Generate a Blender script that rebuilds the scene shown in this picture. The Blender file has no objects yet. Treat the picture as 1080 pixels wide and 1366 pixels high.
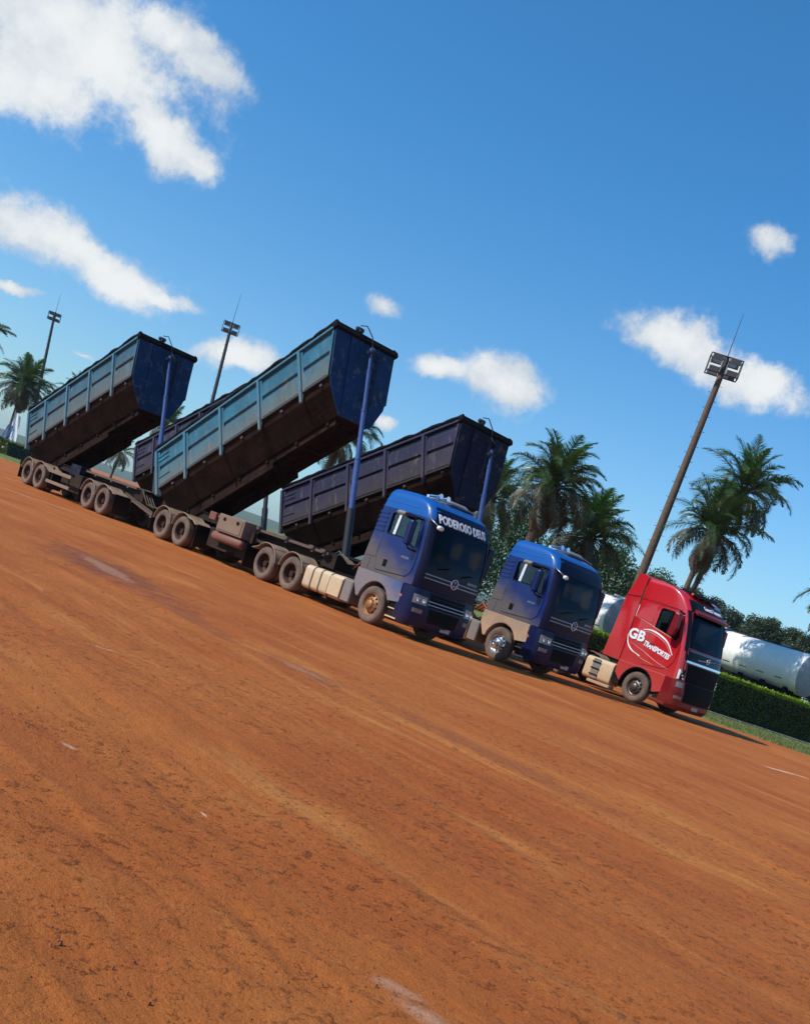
import bpy, math, random
import numpy as np
from mathutils import Vector, Matrix, Euler
R = math.radians
random.seed(7)
rng = np.random.default_rng(7)
scene = bpy.context.scene
COL = scene.collection

# ------------------------------------------------------------------ camera
F_PX, PPX, PPY, W0, H0 = 1441.0, 540.0, 960.0, 1080.0, 1366.0
ROLL, PITCH, EYE = R(18.9), R(-7.25), 1.6
cam_data = bpy.data.cameras.new('camera')
cam = bpy.data.objects.new('camera', cam_data)
COL.objects.link(cam)
cam_data.sensor_fit = 'VERTICAL'
cam_data.sensor_height = 24.0
cam_data.sensor_width = 24.0 * W0 / H0
cam_data.lens = 24.0 * F_PX / H0
cam_data.shift_x = 0.0
cam_data.shift_y = (PPY - H0 / 2) / H0
cam_data.clip_start = 0.1
cam_data.clip_end = 20000
fwd = Vector((0, math.cos(PITCH), math.sin(PITCH)))
right = Vector((1, 0, 0))
up = right.cross(fwd)
# image x axis is turned against the horizon by the roll
ix = right * math.cos(ROLL) + up * math.sin(ROLL)
iy = -right * math.sin(ROLL) + up * math.cos(ROLL)
m3 = Matrix((ix, iy, -fwd)).transposed()
cam.matrix_world = Matrix.Translation((0, 0, EYE)) @ m3.to_4x4()
scene.camera = cam

# ------------------------------------------------------------------ light
SUN_EL = R(44)
SUN_DIR = Vector((-0.915, -0.40, 0)).normalized() * math.cos(SUN_EL) + Vector((0, 0, math.sin(SUN_EL)))
sun_data = bpy.data.lights.new('sun', 'SUN')
sun_data.energy = 4.9
sun_data.angle = R(0.5)
sun_data.color = (1.0, 0.95, 0.87)
sun = bpy.data.objects.new('sun', sun_data)
COL.objects.link(sun)
sun.rotation_euler = SUN_DIR.to_track_quat('Z', 'Y').to_euler()
scene.view_settings.view_transform = 'Standard'
scene.view_settings.look = 'None'
scene.view_settings.exposure = 0.0
scene.view_settings.gamma = 1.0
scene.view_settings.use_curve_mapping = False

world = bpy.data.worlds.new("World")
scene.world = world
world.use_nodes = True


def pix_ray(px, py):
    dx, dy = px - PPX, PPY - py
    return (ix * dx + iy * dy + fwd * F_PX).normalized()


class NT:
    """small helper round a node tree"""
    def __init__(self, tree):
        self.t = tree

    def n(self, kind, **kw):
        nd = self.t.nodes.new(kind)
        for k, v in kw.items():
            setattr(nd, k, v)
        return nd

    def put(self, sock, v):
        if isinstance(v, (int, float)):
            try:
                sock.default_value = v
            except Exception:
                sock.default_value = (v, v, v)
        elif isinstance(v, (tuple, list)):
            if sock.type == 'RGBA' and len(v) == 3:
                v = (*v, 1)
            sock.default_value = v
        else:
            self.t.links.new(v, sock)

    def math(self, op, a, b=0.0, clamp=False, c=None):
        m = self.n('ShaderNodeMath', operation=op, use_clamp=clamp)
        self.put(m.inputs[0], a)
        self.put(m.inputs[1], b)
        if c is not None:
            self.put(m.inputs[2], c)
        return m.outputs[0]

    def vmath(self, op, a, b=None, scale=None):
        m = self.n('ShaderNodeVectorMath', operation=op)
        self.put(m.inputs[0], a)
        if b is not None:
            self.put(m.inputs[1], b)
        if scale is not None:
            self.put(m.inputs['Scale'], scale)
        return m.outputs['Value'] if op in ('LENGTH', 'DOT_PRODUCT', 'DISTANCE') else m.outputs[0]

    def mapping(self, v, loc=(0, 0, 0), rot=(0, 0, 0), scale=(1, 1, 1), typ='POINT'):
        m = self.n('ShaderNodeMapping', vector_type=typ)
        self.put(m.inputs['Vector'], v)
        m.inputs['Location'].default_value = loc
        m.inputs['Rotation'].default_value = rot
        m.inputs['Scale'].default_value = scale
        return m.outputs[0]

    def noise(self, v, scale=5.0, detail=4.0, rough=0.55, dist=0.0, col=False):
        m = self.n('ShaderNodeTexNoise')
        if v is not None:
            self.put(m.inputs['Vector'], v)
        m.inputs['Scale'].default_value = scale
        m.inputs['Detail'].default_value = detail
        m.inputs['Roughness'].default_value = rough
        m.inputs['Distortion'].default_value = dist
        return m.outputs['Color'] if col else m.outputs[0]

    def ramp(self, v, a, b, lo=0.0, hi=1.0, smooth=True):
        m = self.n('ShaderNodeMapRange', interpolation_type='SMOOTHSTEP' if smooth else 'LINEAR')
        self.put(m.inputs['Value'], v)
        self.put(m.inputs['From Min'], a)
        self.put(m.inputs['From Max'], b)
        self.put(m.inputs['To Min'], lo)
        self.put(m.inputs['To Max'], hi)
        return m.outputs[0]

    def mix(self, f, a, b, mode='MIX'):
        m = self.n('ShaderNodeMix', data_type='RGBA', blend_type=mode)
        self.put(m.inputs[0], f)
        self.put(m.inputs[6], a)
        self.put(m.inputs[7], b)
        return m.outputs[2]


def build_world():
    t = world.node_tree
    t.nodes.clear()
    w = NT(t)
    out = w.n('ShaderNodeOutputWorld')
    bg = w.n('ShaderNodeBackground')
    bg.inputs['Strength'].default_value = SKY_STRENGTH
    sky = w.n('ShaderNodeTexSky', sky_type='NISHITA')
    sky.sun_disc = False
    sky.sun_elevation = SUN_EL
    sky.sun_rotation = math.atan2(SUN_DIR.x, SUN_DIR.y)
    sky.altitude = 600
    sky.air_density = 1.0
    sky.dust_density = 0.9
    sky.ozone_density = 2.5
    gen = w.n('ShaderNodeTexCoord').outputs['Generated']
    d = w.vmath('NORMALIZE', gen)
    # warp the direction so that outlines billow
    nz = w.noise(w.mapping(d, loc=(3.1, 1.7, 0.4)), scale=9.0, detail=9.0, rough=0.62, col=True)
    off = w.vmath('SUBTRACT', nz, (0.5, 0.5, 0.5))
    dw = w.vmath('ADD', d, w.vmath('SCALE', off, scale=0.055))
    # (px, py, half length px, half width px, image angle deg)
    blobs = [(60, 35, 150, 95, 20), (135, 80, 140, 75, 30), (205, 172, 85, 34, 42), (55, 125, 105, 42, 20),
             (265, 95, 60, 26, 25, .08), (255, 215, 45, 22, 45, .05), (235, 60, 60, 30, 20, .1),
             (55, 310, 95, 36, 22), (150, 357, 100, 31, 27), (215, 395, 60, 11, 25), (20, 390, 42, 9, 12, .1),
             (315, 472, 62, 23, 12), (512, 415, 42, 24, 10, .34), (590, 498, 55, 21, 8), (665, 512, 68, 34, 18),
             (900, 457, 72, 31, 22), (992, 507, 82, 35, 12), (1015, 328, 44, 28, 10, .30), (508, 568, 26, 11, 20, .2),
             (600, 690, 30, 8, 5, .3), (112, 478, 26, 7, 20, .35)]
    dirs = []
    for px, py, a, b, ang, *sf in blobs:
        c = pix_ray(px, py)
        vx = (pix_ray(px + math.cos(R(ang)) * 20, py + math.sin(R(ang)) * 20) - c).normalized()
        dirs.append((c, vx, a / F_PX, b / F_PX, sf[0] if sf else 0.0))
    rr = random.Random(5)
    for k in range(16):        # the same kind of sky all the way round
        az = R(55 + k * 250 / 16 + rr.uniform(-6, 6))
        el = R(rr.uniform(12, 42))
        c = Vector((math.sin(az) * math.cos(el), math.cos(az) * math.cos(el), math.sin(el)))
        vx = Vector((math.cos(az), -math.sin(az), rr.uniform(-.1, .1))).normalized()
        dirs.append((c, vx, rr.uniform(.06, .14), rr.uniform(.02, .05), 0.0))
    best = None
    for c, vx, a, b, soft in dirs:
        vx = (vx - c * vx.dot(c)).normalized()
        vy = c.cross(vx)
        rot = Matrix((vx, vy, c)).transposed().to_euler()
        loc = w.mapping(dw, loc=c, rot=rot, scale=(a, b, 0.4), typ='TEXTURE')
        ln = w.vmath('LENGTH', loc)
        if soft:
            ln = w.math('ADD', ln, soft)
        best = ln if best is None else w.math('SMOOTH_MIN', best, ln, c=0.25)
    fine = w.noise(d, scale=20.0, detail=12.0, rough=0.68)
    dens = w.math('SUBTRACT', 1.08, best)
    dens = w.math('ADD', dens, w.math('MULTIPLY', w.math('SUBTRACT', fine, 0.5), 1.9))
    alpha = w.math('POWER', w.ramp(dens, -0.04, 0.62), 1.1)
    big = w.noise(w.mapping(d, loc=(0, 0, 5)), scale=13.0, detail=6.0, rough=0.6)
    shade = w.ramp(w.math('ADD', w.math('MULTIPLY', dens, 0.35), big), 0.45, 0.95)
    k = 1.0 / SKY_STRENGTH
    cloud = w.mix(shade, (0.60 * k, 0.67 * k, 0.74 * k, 1), (0.90 * k, 0.92 * k, 0.92 * k, 1))
    sz = w.n('ShaderNodeSeparateXYZ')
    w.put(sz.inputs[0], d)
    low = w.ramp(sz.outputs[2], 0.0, 0.42)
    tint = w.mix(1.0, sky.outputs[0], w.mix(low, (0.72, 1.00, 1.16, 1), SKY_TINT), 'MULTIPLY')
    c = w.mix(w.math('MULTIPLY', alpha, 0.97), tint, cloud)
    t.links.new(c, bg.inputs['Color'])
    t.links.new(bg.outputs[0], out.inputs['Surface'])


SKY_STRENGTH = 0.13
SKY_TINT = (0.36, 0.98, 1.32, 1)
build_world()

# ------------------------------------------------------------------ materials
DUST = (0.30, 0.135, 0.065)
MATS = {}


def mat(name, color, rough=0.6, metal=0.0, coat=0.0, dust=None, noise=0.12, nscale=6.0, bump=0.0, bscale=40.0,
        dustcol=DUST, objz=False, spec=0.5, grad=None, slope=0.0):
    """dust = (z_low, z_high, max): dust cover fading out between two heights"""
    m = bpy.data.materials.new(name)
    m.use_nodes = True
    w = NT(m.node_tree)
    b = m.node_tree.nodes['Principled BSDF']
    tc = w.n('ShaderNodeTexCoord').outputs['Object']
    nz = w.noise(tc, scale=nscale, detail=5)
    f = w.ramp(nz, 0.3, 0.7, 1 - noise, 1 + noise, smooth=False)
    c = w.mix(1.0, (*color, 1), w.n('ShaderNodeCombineColor').outputs[0], 'MULTIPLY')
    cc = c.node.inputs[7].links[0].from_node
    for i in range(3):
        w.put(cc.inputs[i], f)
    if grad:   # second colour along an axis of the object
        axis, a0, a1, col2 = grad
        sp = w.n('ShaderNodeSeparateXYZ')
        w.put(sp.inputs[0], tc)
        g = w.ramp(sp.outputs[axis], a0, a1)
        c = w.mix(g, c, (*col2, 1))
    rg = rough
    if dust:
        sp = w.n('ShaderNodeSeparateXYZ')
        if objz:
            w.put(sp.inputs[0], tc)
        else:
            w.put(sp.inputs[0], w.n('ShaderNodeNewGeometry').outputs['Position'])
        n2 = w.noise(tc, scale=3.0, detail=6, rough=0.65)
        z = w.math('ADD', sp.outputs[2], w.math('MULTIPLY', w.math('SUBTRACT', n2, 0.5), (dust[1] - dust[0]) * 0.9))
        if slope:
            z = w.math('ADD', z, w.math('MULTIPLY', sp.outputs[0], slope))
        dm = w.ramp(z, dust[0], dust[1], dust[2], 0.0)
        n3 = w.noise(tc, scale=22.0, detail=4)
        dm = w.math('MULTIPLY', dm, w.ramp(n3, 0.2, 0.75, 0.75, 1.15), clamp=True)
        c = w.mix(dm, c, (*dustcol, 1))
        rg = w.math('ADD', rough, w.math('MULTIPLY', dm, 0.85 - rough))
        if coat:
            w.put(b.inputs['Coat Weight'], w.math('MULTIPLY', w.math('SUBTRACT', 1.0, dm), coat))
        if metal:
            w.put(b.inputs['Metallic'], w.math('MULTIPLY', w.math('SUBTRACT', 1.0, dm), metal))
    else:
        b.inputs['Coat Weight'].default_value = coat
        b.inputs['Metallic'].default_value = metal
    if coat:
        b.inputs['Coat Roughness'].default_value = 0.06
    if 'body' in name or name == 'rust_brown' or 'front' in name:
        sc_ = w.noise(w.mapping(tc, loc=(3, 1, 2), scale=(.35, 1, 2.6)), scale=4.0, detail=9, rough=.72)
        rk = w.noise(w.mapping(tc, loc=(8, 4, 1), scale=(2.2, 1, .5)), scale=2.6, detail=9, rough=.72)
        c = w.mix(w.math('MULTIPLY', w.ramp(sc_, .56, .66), .35), c, (0.07, 0.034, 0.022, 1))
        c = w.mix(w.math('MULTIPLY', w.ramp(rk, .53, .66), .38), c, (0.20, 0.17, 0.13, 1) if name != 'rust_brown' else (0.045, 0.026, 0.018, 1))
        c = w.mix(w.math('MULTIPLY', w.ramp(rk, .47, .36), .35), c, (0.02, 0.03, 0.04, 1))
    b.inputs['Specular IOR Level'].default_value = spec
    w.put(b.inputs['Base Color'], c)
    w.put(b.inputs['Roughness'], rg)
    if bump:
        bp = w.n('ShaderNodeBump')
        bp.inputs['Strength'].default_value = bump
        bp.inputs['Distance'].default_value = 0.02
        w.put(bp.inputs['Height'], w.noise(tc, scale=bscale, detail=4))
        m.node_tree.links.new(bp.outputs[0], b.inputs['Normal'])
    MATS[name] = m
    return m


def glass_mat(name, tint, refl=0.08, haze=(0.05, 0.05, 0.05), hz=0.08):
    m = bpy.data.materials.new(name)
    m.use_nodes = True
    t = m.node_tree
    t.nodes.clear()
    w = NT(t)
    out = w.n('ShaderNodeOutputMaterial')
    tr = w.n('ShaderNodeBsdfTransparent')
    tr.inputs[0].default_value = (*tint, 1)
    gl = w.n('ShaderNodeBsdfGlossy')
    gl.inputs['Roughness'].default_value = 0.04
    gl.inputs['Color'].default_value = (0.8, 0.85, 0.9, 1)
    df = w.n('ShaderNodeBsdfDiffuse')
    df.inputs[0].default_value = (*haze, 1)
    fr = w.n('ShaderNodeFresnel')
    fr.inputs[0].default_value = 1.5
    m1 = w.n('ShaderNodeMixShader')
    m1.inputs[0].default_value = hz
    t.links.new(tr.outputs[0], m1.inputs[1])
    t.links.new(df.outputs[0], m1.inputs[2])
    m2 = w.n('ShaderNodeMixShader')
    w.put(m2.inputs[0], w.math('MULTIPLY', fr.outputs[0], refl * 10, clamp=True))
    t.links.new(m1.outputs[0], m2.inputs[1])
    t.links.new(gl.outputs[0], m2.inputs[2])
    t.links.new(m2.outputs[0], out.inputs[0])
    MATS[name] = m
    return m


M = MATS
mat('blue_paint', (0.003, 0.017, 0.115), 0.36, 0.0, 0.2, dust=(1.62, 2.40, 0.90), dustcol=(0.105, 0.088, 0.078), noise=.10, objz=True, slope=.42, spec=.3,
    grad=(2, 3.17, 3.24, (0.003, 0.075, 0.30)))  # brighter blue above the gutter: roof highlight put into the colour
mat('bright_blue_highlight', (0.004, 0.11, 0.46), 0.28, 0.1, 0.6, dust=(2.4, 3.7, 0.06), noise=.05)  # blue of the reflecting roof side, highlight kept in the base colour
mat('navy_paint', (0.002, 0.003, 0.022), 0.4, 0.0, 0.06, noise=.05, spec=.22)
mat('mirror_paint', (0.003, 0.012, 0.09), 0.4, 0.0, 0.1, spec=.3)
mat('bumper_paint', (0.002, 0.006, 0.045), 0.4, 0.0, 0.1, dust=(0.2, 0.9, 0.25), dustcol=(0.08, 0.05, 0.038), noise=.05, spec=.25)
mat('fender_paint', (0.02, 0.07, 0.22), 0.4, 0.1, 0.4, dust=(1.15, 1.9, 0.85), dustcol=(0.20, 0.155, 0.13), objz=True, slope=.5)
mat('dusty_fender_paint', (0.10, 0.09, 0.10), 0.5, 0.0, 0.2, dust=(0.8, 2.2, 0.95), dustcol=(0.42, 0.26, 0.16))
mat('red_paint', (0.46, 0.006, 0.012), 0.26, 0.05, 0.9, dust=(0.7, 2.3, 0.30), dustcol=(0.34, 0.12, 0.08), noise=.05)
mat('dark_red_paint', (0.16, 0.003, 0.007), 0.4, 0.0, 0.25, dust=(0.2, 0.9, 0.14), spec=.3)
mat('black_gloss', (0.003, 0.004, 0.006), 0.3, 0.0, 0.05, noise=.05, spec=.2)
mat('black_plastic', (0.004, 0.004, 0.005), 0.7, dust=(0.1, 0.8, 0.12), spec=.1)
mat('interior', (0.004, 0.004, 0.005), 0.9, spec=.1)
mat('seat_fabric', (0.003, 0.003, 0.004), 0.95, spec=.05)
mat('curtain_cloth', (0.55, 0.60, 0.64), 0.9)
mat('chrome', (0.75, 0.75, 0.77), 0.15, 1.0, dust=(-0.3, 0.9, 0.25))
mat('silver_trim', (0.26, 0.27, 0.31), 0.35, 0.7)
mat('white_plastic', (0.75, 0.75, 0.73), 0.4)
mat('letter_white', (0.72, 0.72, 0.76), 0.5, noise=.03)
mat('swoosh_pink', (0.62, 0.22, 0.20), 0.5)
mat('grey_plastic', (0.16, 0.155, 0.15), 0.55, dust=(0.2, 1.3, 0.3))
mat('lamp_glass', (0.16, 0.17, 0.18), 0.12, 0.2, 0.6, dust=(0.2, 2.0, 0.3))
mat('steer_dark', (0.12, 0.11, 0.11), 0.3, 0.8, dust=(-.5, 1.5, .35))
mat('rubber', (0.022, 0.020, 0.019), 0.85, dust=(-0.9, 2.2, 1.0), dustcol=(0.235, 0.145, 0.10), bump=0.4, bscale=60)
mat('steel_rim', (0.035, 0.015, 0.011), 0.7, 0.1, dust=(-1.0, 1.6, 0.6), dustcol=(0.15, 0.055, 0.030))
mat('rusty_rim', (0.28, 0.13, 0.05), 0.4, 0.6, dust=(-0.9, 1.6, 0.7), dustcol=(0.40, 0.20, 0.09))
mat('mudguard_dirty', (0.05, 0.045, 0.045), 0.7, dust=(-1, 3.4, 0.95), dustcol=(0.40, 0.255, 0.155), bump=.3)
mat('chassis_steel', (0.010, 0.008, 0.007), 0.8, dust=(0.3, 2.2, 0.4), dustcol=(0.075, 0.038, 0.025), bump=.3, spec=.15)
mat('deck_steel', (0.03, 0.025, 0.025), 0.6, dust=(0.6, 3.2, 0.7), dustcol=(0.15, 0.09, 0.06), bump=.3)
mat('beige_tank', (0.50, 0.38, 0.24), 0.5, 0.1, dust=(-0.5, 2.5, 0.7), dustcol=(0.52, 0.33, 0.18))
mat('aluminium_dusty', (0.5, 0.45, 0.38), 0.45, 0.3, dust=(-0.5, 3.0, 0.95), dustcol=(0.52, 0.335, 0.16))
mat('strap_dark', (0.10, 0.075, 0.055), 0.6)
mat('toolbox_paint', (0.14, 0.09, 0.06), 0.6, dust=(-1, 3.5, 0.7), dustcol=(0.26, 0.165, 0.105))
mat('airtank_paint', (0.16, 0.05, 0.035), 0.6, dust=(-1, 2.5, 0.6), dustcol=(0.20, 0.10, 0.065))
mat('orange_plastic', (0.45, 0.10, 0.03), 0.5)
mat('rust_brown', (0.018, 0.009, 0.006), 0.85, noise=.5, nscale=1.3, bump=.6, bscale=4, spec=.08)
mat('lightblue_body', (0.010, 0.100, 0.158), 0.5, 0, 0.05, dust=(0.05, 1.15, 0.72), dustcol=(0.115, 0.12, 0.096),
    objz=True, noise=.4, nscale=1.1, bump=.8, bscale=1.6)
mat('greyblue_body', (0.016, 0.078, 0.120), 0.5, 0, 0.05, dust=(0.05, 1.35, 0.72), dustcol=(0.102, 0.108, 0.090), objz=True,
    noise=.4, nscale=1.1, bump=.8, bscale=1.6)
mat('purple_body', (0.012, 0.009, 0.040), 0.5, 0, 0.05, dust=(0.0, 1.3, 0.55), dustcol=(0.046, 0.036, 0.034), objz=True,
    noise=.4, nscale=1.1, bump=.8, bscale=1.6)
mat('blue_rib', (0.035, 0.135, 0.20), 0.5, dust=(-0.4, 1.3, 0.5), dustcol=(0.16, 0.15, 0.12), objz=True)
mat('purple_rib', (0.026, 0.022, 0.058), 0.5, dust=(-0.4, 1.3, 0.5), dustcol=(0.08, 0.064, 0.06), objz=True)
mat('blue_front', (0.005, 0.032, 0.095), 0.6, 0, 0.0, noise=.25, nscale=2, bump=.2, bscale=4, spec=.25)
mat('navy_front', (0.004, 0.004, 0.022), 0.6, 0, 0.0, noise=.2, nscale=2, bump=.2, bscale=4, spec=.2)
mat('hoist_blue', (0.045, 0.085, 0.24), 0.45, 0.0, 0.15, dust=(0.5, 3.2, 0.3), spec=.3)
mat('hoist_dark', (0.020, 0.020, 0.024), 0.45, 0.2)
mat('tarp', (0.006, 0.006, 0.007), 0.85, bump=.6, bscale=12, spec=.15)
mat('cable', (0.01, 0.01, 0.01), 0.6)
mat('pole_wood', (0.105, 0.066, 0.042), 0.85, noise=.3, bump=.5, bscale=20)
mat('pole_steel', (0.045, 0.042, 0.045), 0.6, 0.3)
mat('pole_pale', (0.30, 0.30, 0.29), 0.7)
mat('flood_glass', (0.10, 0.11, 0.12), 0.25, 0.2)
mat('tank_white', (0.78, 0.76, 0.72), 0.45, 0, 0.2, dust=(1.6, 3.6, 0.14), dustcol=(0.55, 0.45, 0.33), noise=.06)
mat('tank_end', (0.34, 0.35, 0.38), 0.5, 0, 0.1, dust=(1.8, 4.5, 0.45), dustcol=(0.22, 0.15, 0.13))
mat('tank_mark', (0.06, 0.06, 0.06), 0.7)
mat('tank_stain', (0.62, 0.50, 0.28), 0.6)
mat('concrete', (0.32, 0.27, 0.22), 0.85, noise=.25, bump=.5)
mat('banner_white', (0.78, 0.78, 0.80), 0.8)
mat('banner_blue', (0.03, 0.12, 0.42), 0.8)
glass_mat('windscreen_glass', (0.20, 0.22, 0.27), refl=0.03, haze=(0.002, 0.003, 0.010), hz=.12)
glass_mat('side_glass', (0.55, 0.6, 0.62), refl=0.03, haze=(0.01,0.01,0.01), hz=.05)


def leaf_mat(name, c1, c2, trans=0.25, rough=0.5):
    m = bpy.data.materials.new(name)
    m.use_nodes = True
    t = m.node_tree
    w = NT(t)
    b = t.nodes['Principled BSDF']
    out = [n for n in t.nodes if n.type == 'OUTPUT_MATERIAL'][0]
    oi = w.n('ShaderNodeObjectInfo').outputs['Random']
    g = w.n('ShaderNodeNewGeometry')
    rp = w.math('ADD', w.math('MULTIPLY', oi, 0.45), w.math('MULTIPLY', g.outputs['Random Per Island'], 0.55))
    c = w.mix(rp, (*c1, 1), (*c2, 1))
    w.put(b.inputs['Base Color'], c)
    b.inputs['Roughness'].default_value = rough
    tl = w.n('ShaderNodeBsdfTranslucent')
    w.put(tl.inputs[0], w.mix(1.0, c, (1.1, 1.25, 0.5, 1), 'MULTIPLY'))
    ms = w.n('ShaderNodeMixShader')
    ms.inputs[0].default_value = trans
    t.links.new(b.outputs[0], ms.inputs[1])
    t.links.new(tl.outputs[0], ms.inputs[2])
    t.links.new(ms.outputs[0], out.inputs[0])
    MATS[name] = m
    return m


leaf_mat('palm_green', (0.030, 0.060, 0.014), (0.085, 0.128, 0.040), 0.22, 0.34)
leaf_mat('palm_young', (0.035, 0.090, 0.010), (0.070, 0.145, 0.020), 0.3, 0.4)
leaf_mat('palm_old', (0.042, 0.050, 0.026), (0.11, 0.10, 0.055), 0.2, 0.5)
leaf_mat('palm_dead', (0.12, 0.065, 0.035), (0.22, 0.13, 0.07), 0.15, 0.8)
leaf_mat('euc_leaf', (0.020, 0.040, 0.014), (0.060, 0.085, 0.032), 0.18, 0.5)
leaf_mat('tree_leaf', (0.022, 0.055, 0.012), (0.075, 0.125, 0.032), 0.2, 0.5)
leaf_mat('hedge_leaf', (0.045, 0.070, 0.014), (0.20, 0.22, 0.06), 0.35, 0.35)
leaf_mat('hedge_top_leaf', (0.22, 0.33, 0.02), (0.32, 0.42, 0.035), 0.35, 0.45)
leaf_mat('grass_blade', (0.09, 0.13, 0.030), (0.20, 0.20, 0.07), 0.25, 0.6)
mat('hedge_core', (0.012, 0.020, 0.008), 0.9)
mat('bark', (0.10, 0.065, 0.042), 0.9, noise=.35, nscale=9, bump=.7, bscale=18)
mat('bark_pale', (0.24, 0.19, 0.15), 0.85, noise=.3, bump=.5)


# ------------------------------------------------------------------ mesh builder
class MB:
    def __init__(self):
        self.v = []
        self.f = []

    def add(self, vs, fs):
        o = len(self.v)
        self.v.extend([tuple(p) for p in vs])
        self.f.extend([tuple(i + o for i in f) for f in fs])
        return self

    def box(self, x0, x1, y0, y1, z0, z1, xf=None):
        vs = [Vector((x, y, z)) for x in (x0, x1) for y in (y0, y1) for z in (z0, z1)]
        if xf:
            vs = [xf @ p for p in vs]
        return self.add(vs, [(0, 1, 3, 2), (4, 6, 7, 5), (0, 4, 5, 1), (2, 3, 7, 6), (0, 2, 6, 4), (1, 5, 7, 3)])

    def tube(self, pts, r, n=8, caps=True):
        pts = [Vector(p) for p in pts]
        rs = r if isinstance(r, (list, tuple)) else [r] * len(pts)
        vs = []
        prev = None
        for i, p in enumerate(pts):
            d = (pts[min(i + 1, len(pts) - 1)] - pts[max(i - 1, 0)]).normalized()
            a = prev if prev is not None else (Vector((0, 0, 1)) if abs(d.z) < .9 else Vector((1, 0, 0)))
            s = d.cross(a)
            if s.length < 1e-4:
                s = d.cross(Vector((0, 1, 0)))
            s.normalize()
            t = s.cross(d)
            prev = t
            for k in range(n):
                an = 2 * math.pi * k / n
                vs.append(p + (s * math.cos(an) + t * math.sin(an)) * rs[i])
        fs = []
        for i in range(len(pts) - 1):
            for k in range(n):
                a, b = i * n + k, i * n + (k + 1) % n
                fs.append((a, b, b + n, a + n))
        if caps:
            fs.append(tuple(range(n - 1, -1, -1)))
            fs.append(tuple(range((len(pts) - 1) * n, len(pts) * n)))
        return self.add(vs, fs)

    def lathe(self, prof, n=32, c=(0, 0, 0)):
        """profile [(radius, y)], turned about the y axis"""
        vs = []
        for r, y in prof:
            for k in range(n):
                a = 2 * math.pi * k / n
                vs.append((c[0] + r * math.cos(a), c[1] + y, c[2] + r * math.sin(a)))
        fs = []
        for i in range(len(prof) - 1):
            for k in range(n):
                a, b = i * n + k, i * n + (k + 1) % n
                fs.append((a, a + n, b + n, b))
        return self.add(vs, fs)

    def prism(self, poly, a, b, axis='y'):
        """polygon in the plane across axis, extruded from a to b"""
        n = len(poly)
        if axis == 'y':
            mk = lambda p, h: (p[0], h, p[1])
        elif axis == 'x':
            mk = lambda p, h: (h, p[0], p[1])
        else:
            mk = lambda p, h: (p[0], p[1], h)
        vs = [mk(p, a) for p in poly] + [mk(p, b) for p in poly]
        fs = [tuple(range(n)), tuple(range(2 * n - 1, n - 1, -1))]
        for i in range(n):
            j = (i + 1) % n
            fs.append((j, i, i + n, j + n))
        return self.add(vs, fs)

    def mesh(self, name, m, smooth=None):
        me = bpy.data.meshes.new(name)
        me.from_pydata(self.v, [], self.f)
        if m is not None:
            me.materials.append(MATS[m] if isinstance(m, str) else m)
        import bmesh
        bm = bmesh.new()
        bm.from_mesh(me)
        bmesh.ops.recalc_face_normals(bm, faces=bm.faces)
        bm.to_mesh(me)
        bm.free()
        if smooth:
            me.polygons.foreach_set('use_smooth', [True] * len(me.polygons))
            if smooth is not True:
                me.set_sharp_from_angle(angle=R(smooth))
        me.update()
        return me

    def build(self, name, m, parent=None, smooth=None, bevel=0.0, loc=None, rot=None, segs=1):
        return place(name, self.mesh(name, m, smooth), parent, loc, rot, bevel, segs)


def place(name, me, parent=None, loc=None, rot=None, bevel=0.0, segs=1):
    o = bpy.data.objects.new(name, me)
    COL.objects.link(o)
    if parent is not None:
        o.parent = parent
    if loc is not None:
        o.location = loc
    if rot is not None:
        o.rotation_euler = rot
    if bevel:
        bv = o.modifiers.new('bevel', 'BEVEL')
        bv.width = bevel
        bv.segments = segs
        bv.limit_method = 'ANGLE'
        bv.angle_limit = R(40)
    return o


def tag(o, label=None, cat=None, group=None, kind=None):
    if label:
        o['label'] = label
    if cat:
        o['category'] = cat
    if group:
        o['group'] = group
    if kind:
        o['kind'] = kind
    return o


def thing(name, label, cat, loc=(0, 0, 0), rotz=0.0, group=None):
    o = bpy.data.objects.new(name, None)
    COL.objects.link(o)
    o.location = loc
    o.rotation_euler = (0, 0, rotz)
    o.empty_display_size = 0.3
    return tag(o, label, cat, group)


def copy_tree(o, parent=None):
    c = o.copy()
    COL.objects.link(c)
    if parent is not None:
        c.parent = parent
    for ch in list(o.children):
        copy_tree(ch, c)
    return c


def text_obj(txt, size, m, parent, name='lettering', offset=0.0, shear=0.0, extrude=0.004, spacing=1.0, xf=None, width=None, warp=None):
    """lettering: laid out in its own plane (u along, v up), then placed by xf or warp(u, v, w)"""
    cu = bpy.data.curves.new('text', 'FONT')
    cu.body = txt
    cu.size = size
    cu.offset = offset
    cu.shear = shear
    cu.extrude = extrude
    cu.space_character = spacing
    cu.align_x = 'CENTER'
    cu.align_y = 'CENTER'
    cu.resolution_u = 3
    tmp = bpy.data.objects.new('text', cu)
    COL.objects.link(tmp)
    dg = bpy.context.evaluated_depsgraph_get()
    dg.update()
    me = bpy.data.meshes.new_from_object(tmp.evaluated_get(dg))
    bpy.data.objects.remove(tmp)
    xs = [v.co.x for v in me.vertices]
    sc = 1.0
    if width:
        sc = width / (max(xs) - min(xs))
    for v in me.vertices:
        p = Vector((v.co.x * sc, v.co.y, v.co.z))
        v.co = warp(p.x, p.y, p.z) if warp else xf @ p
    me.materials.clear()
    me.materials.append(MATS[m])
    return place(name, me, parent)


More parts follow.
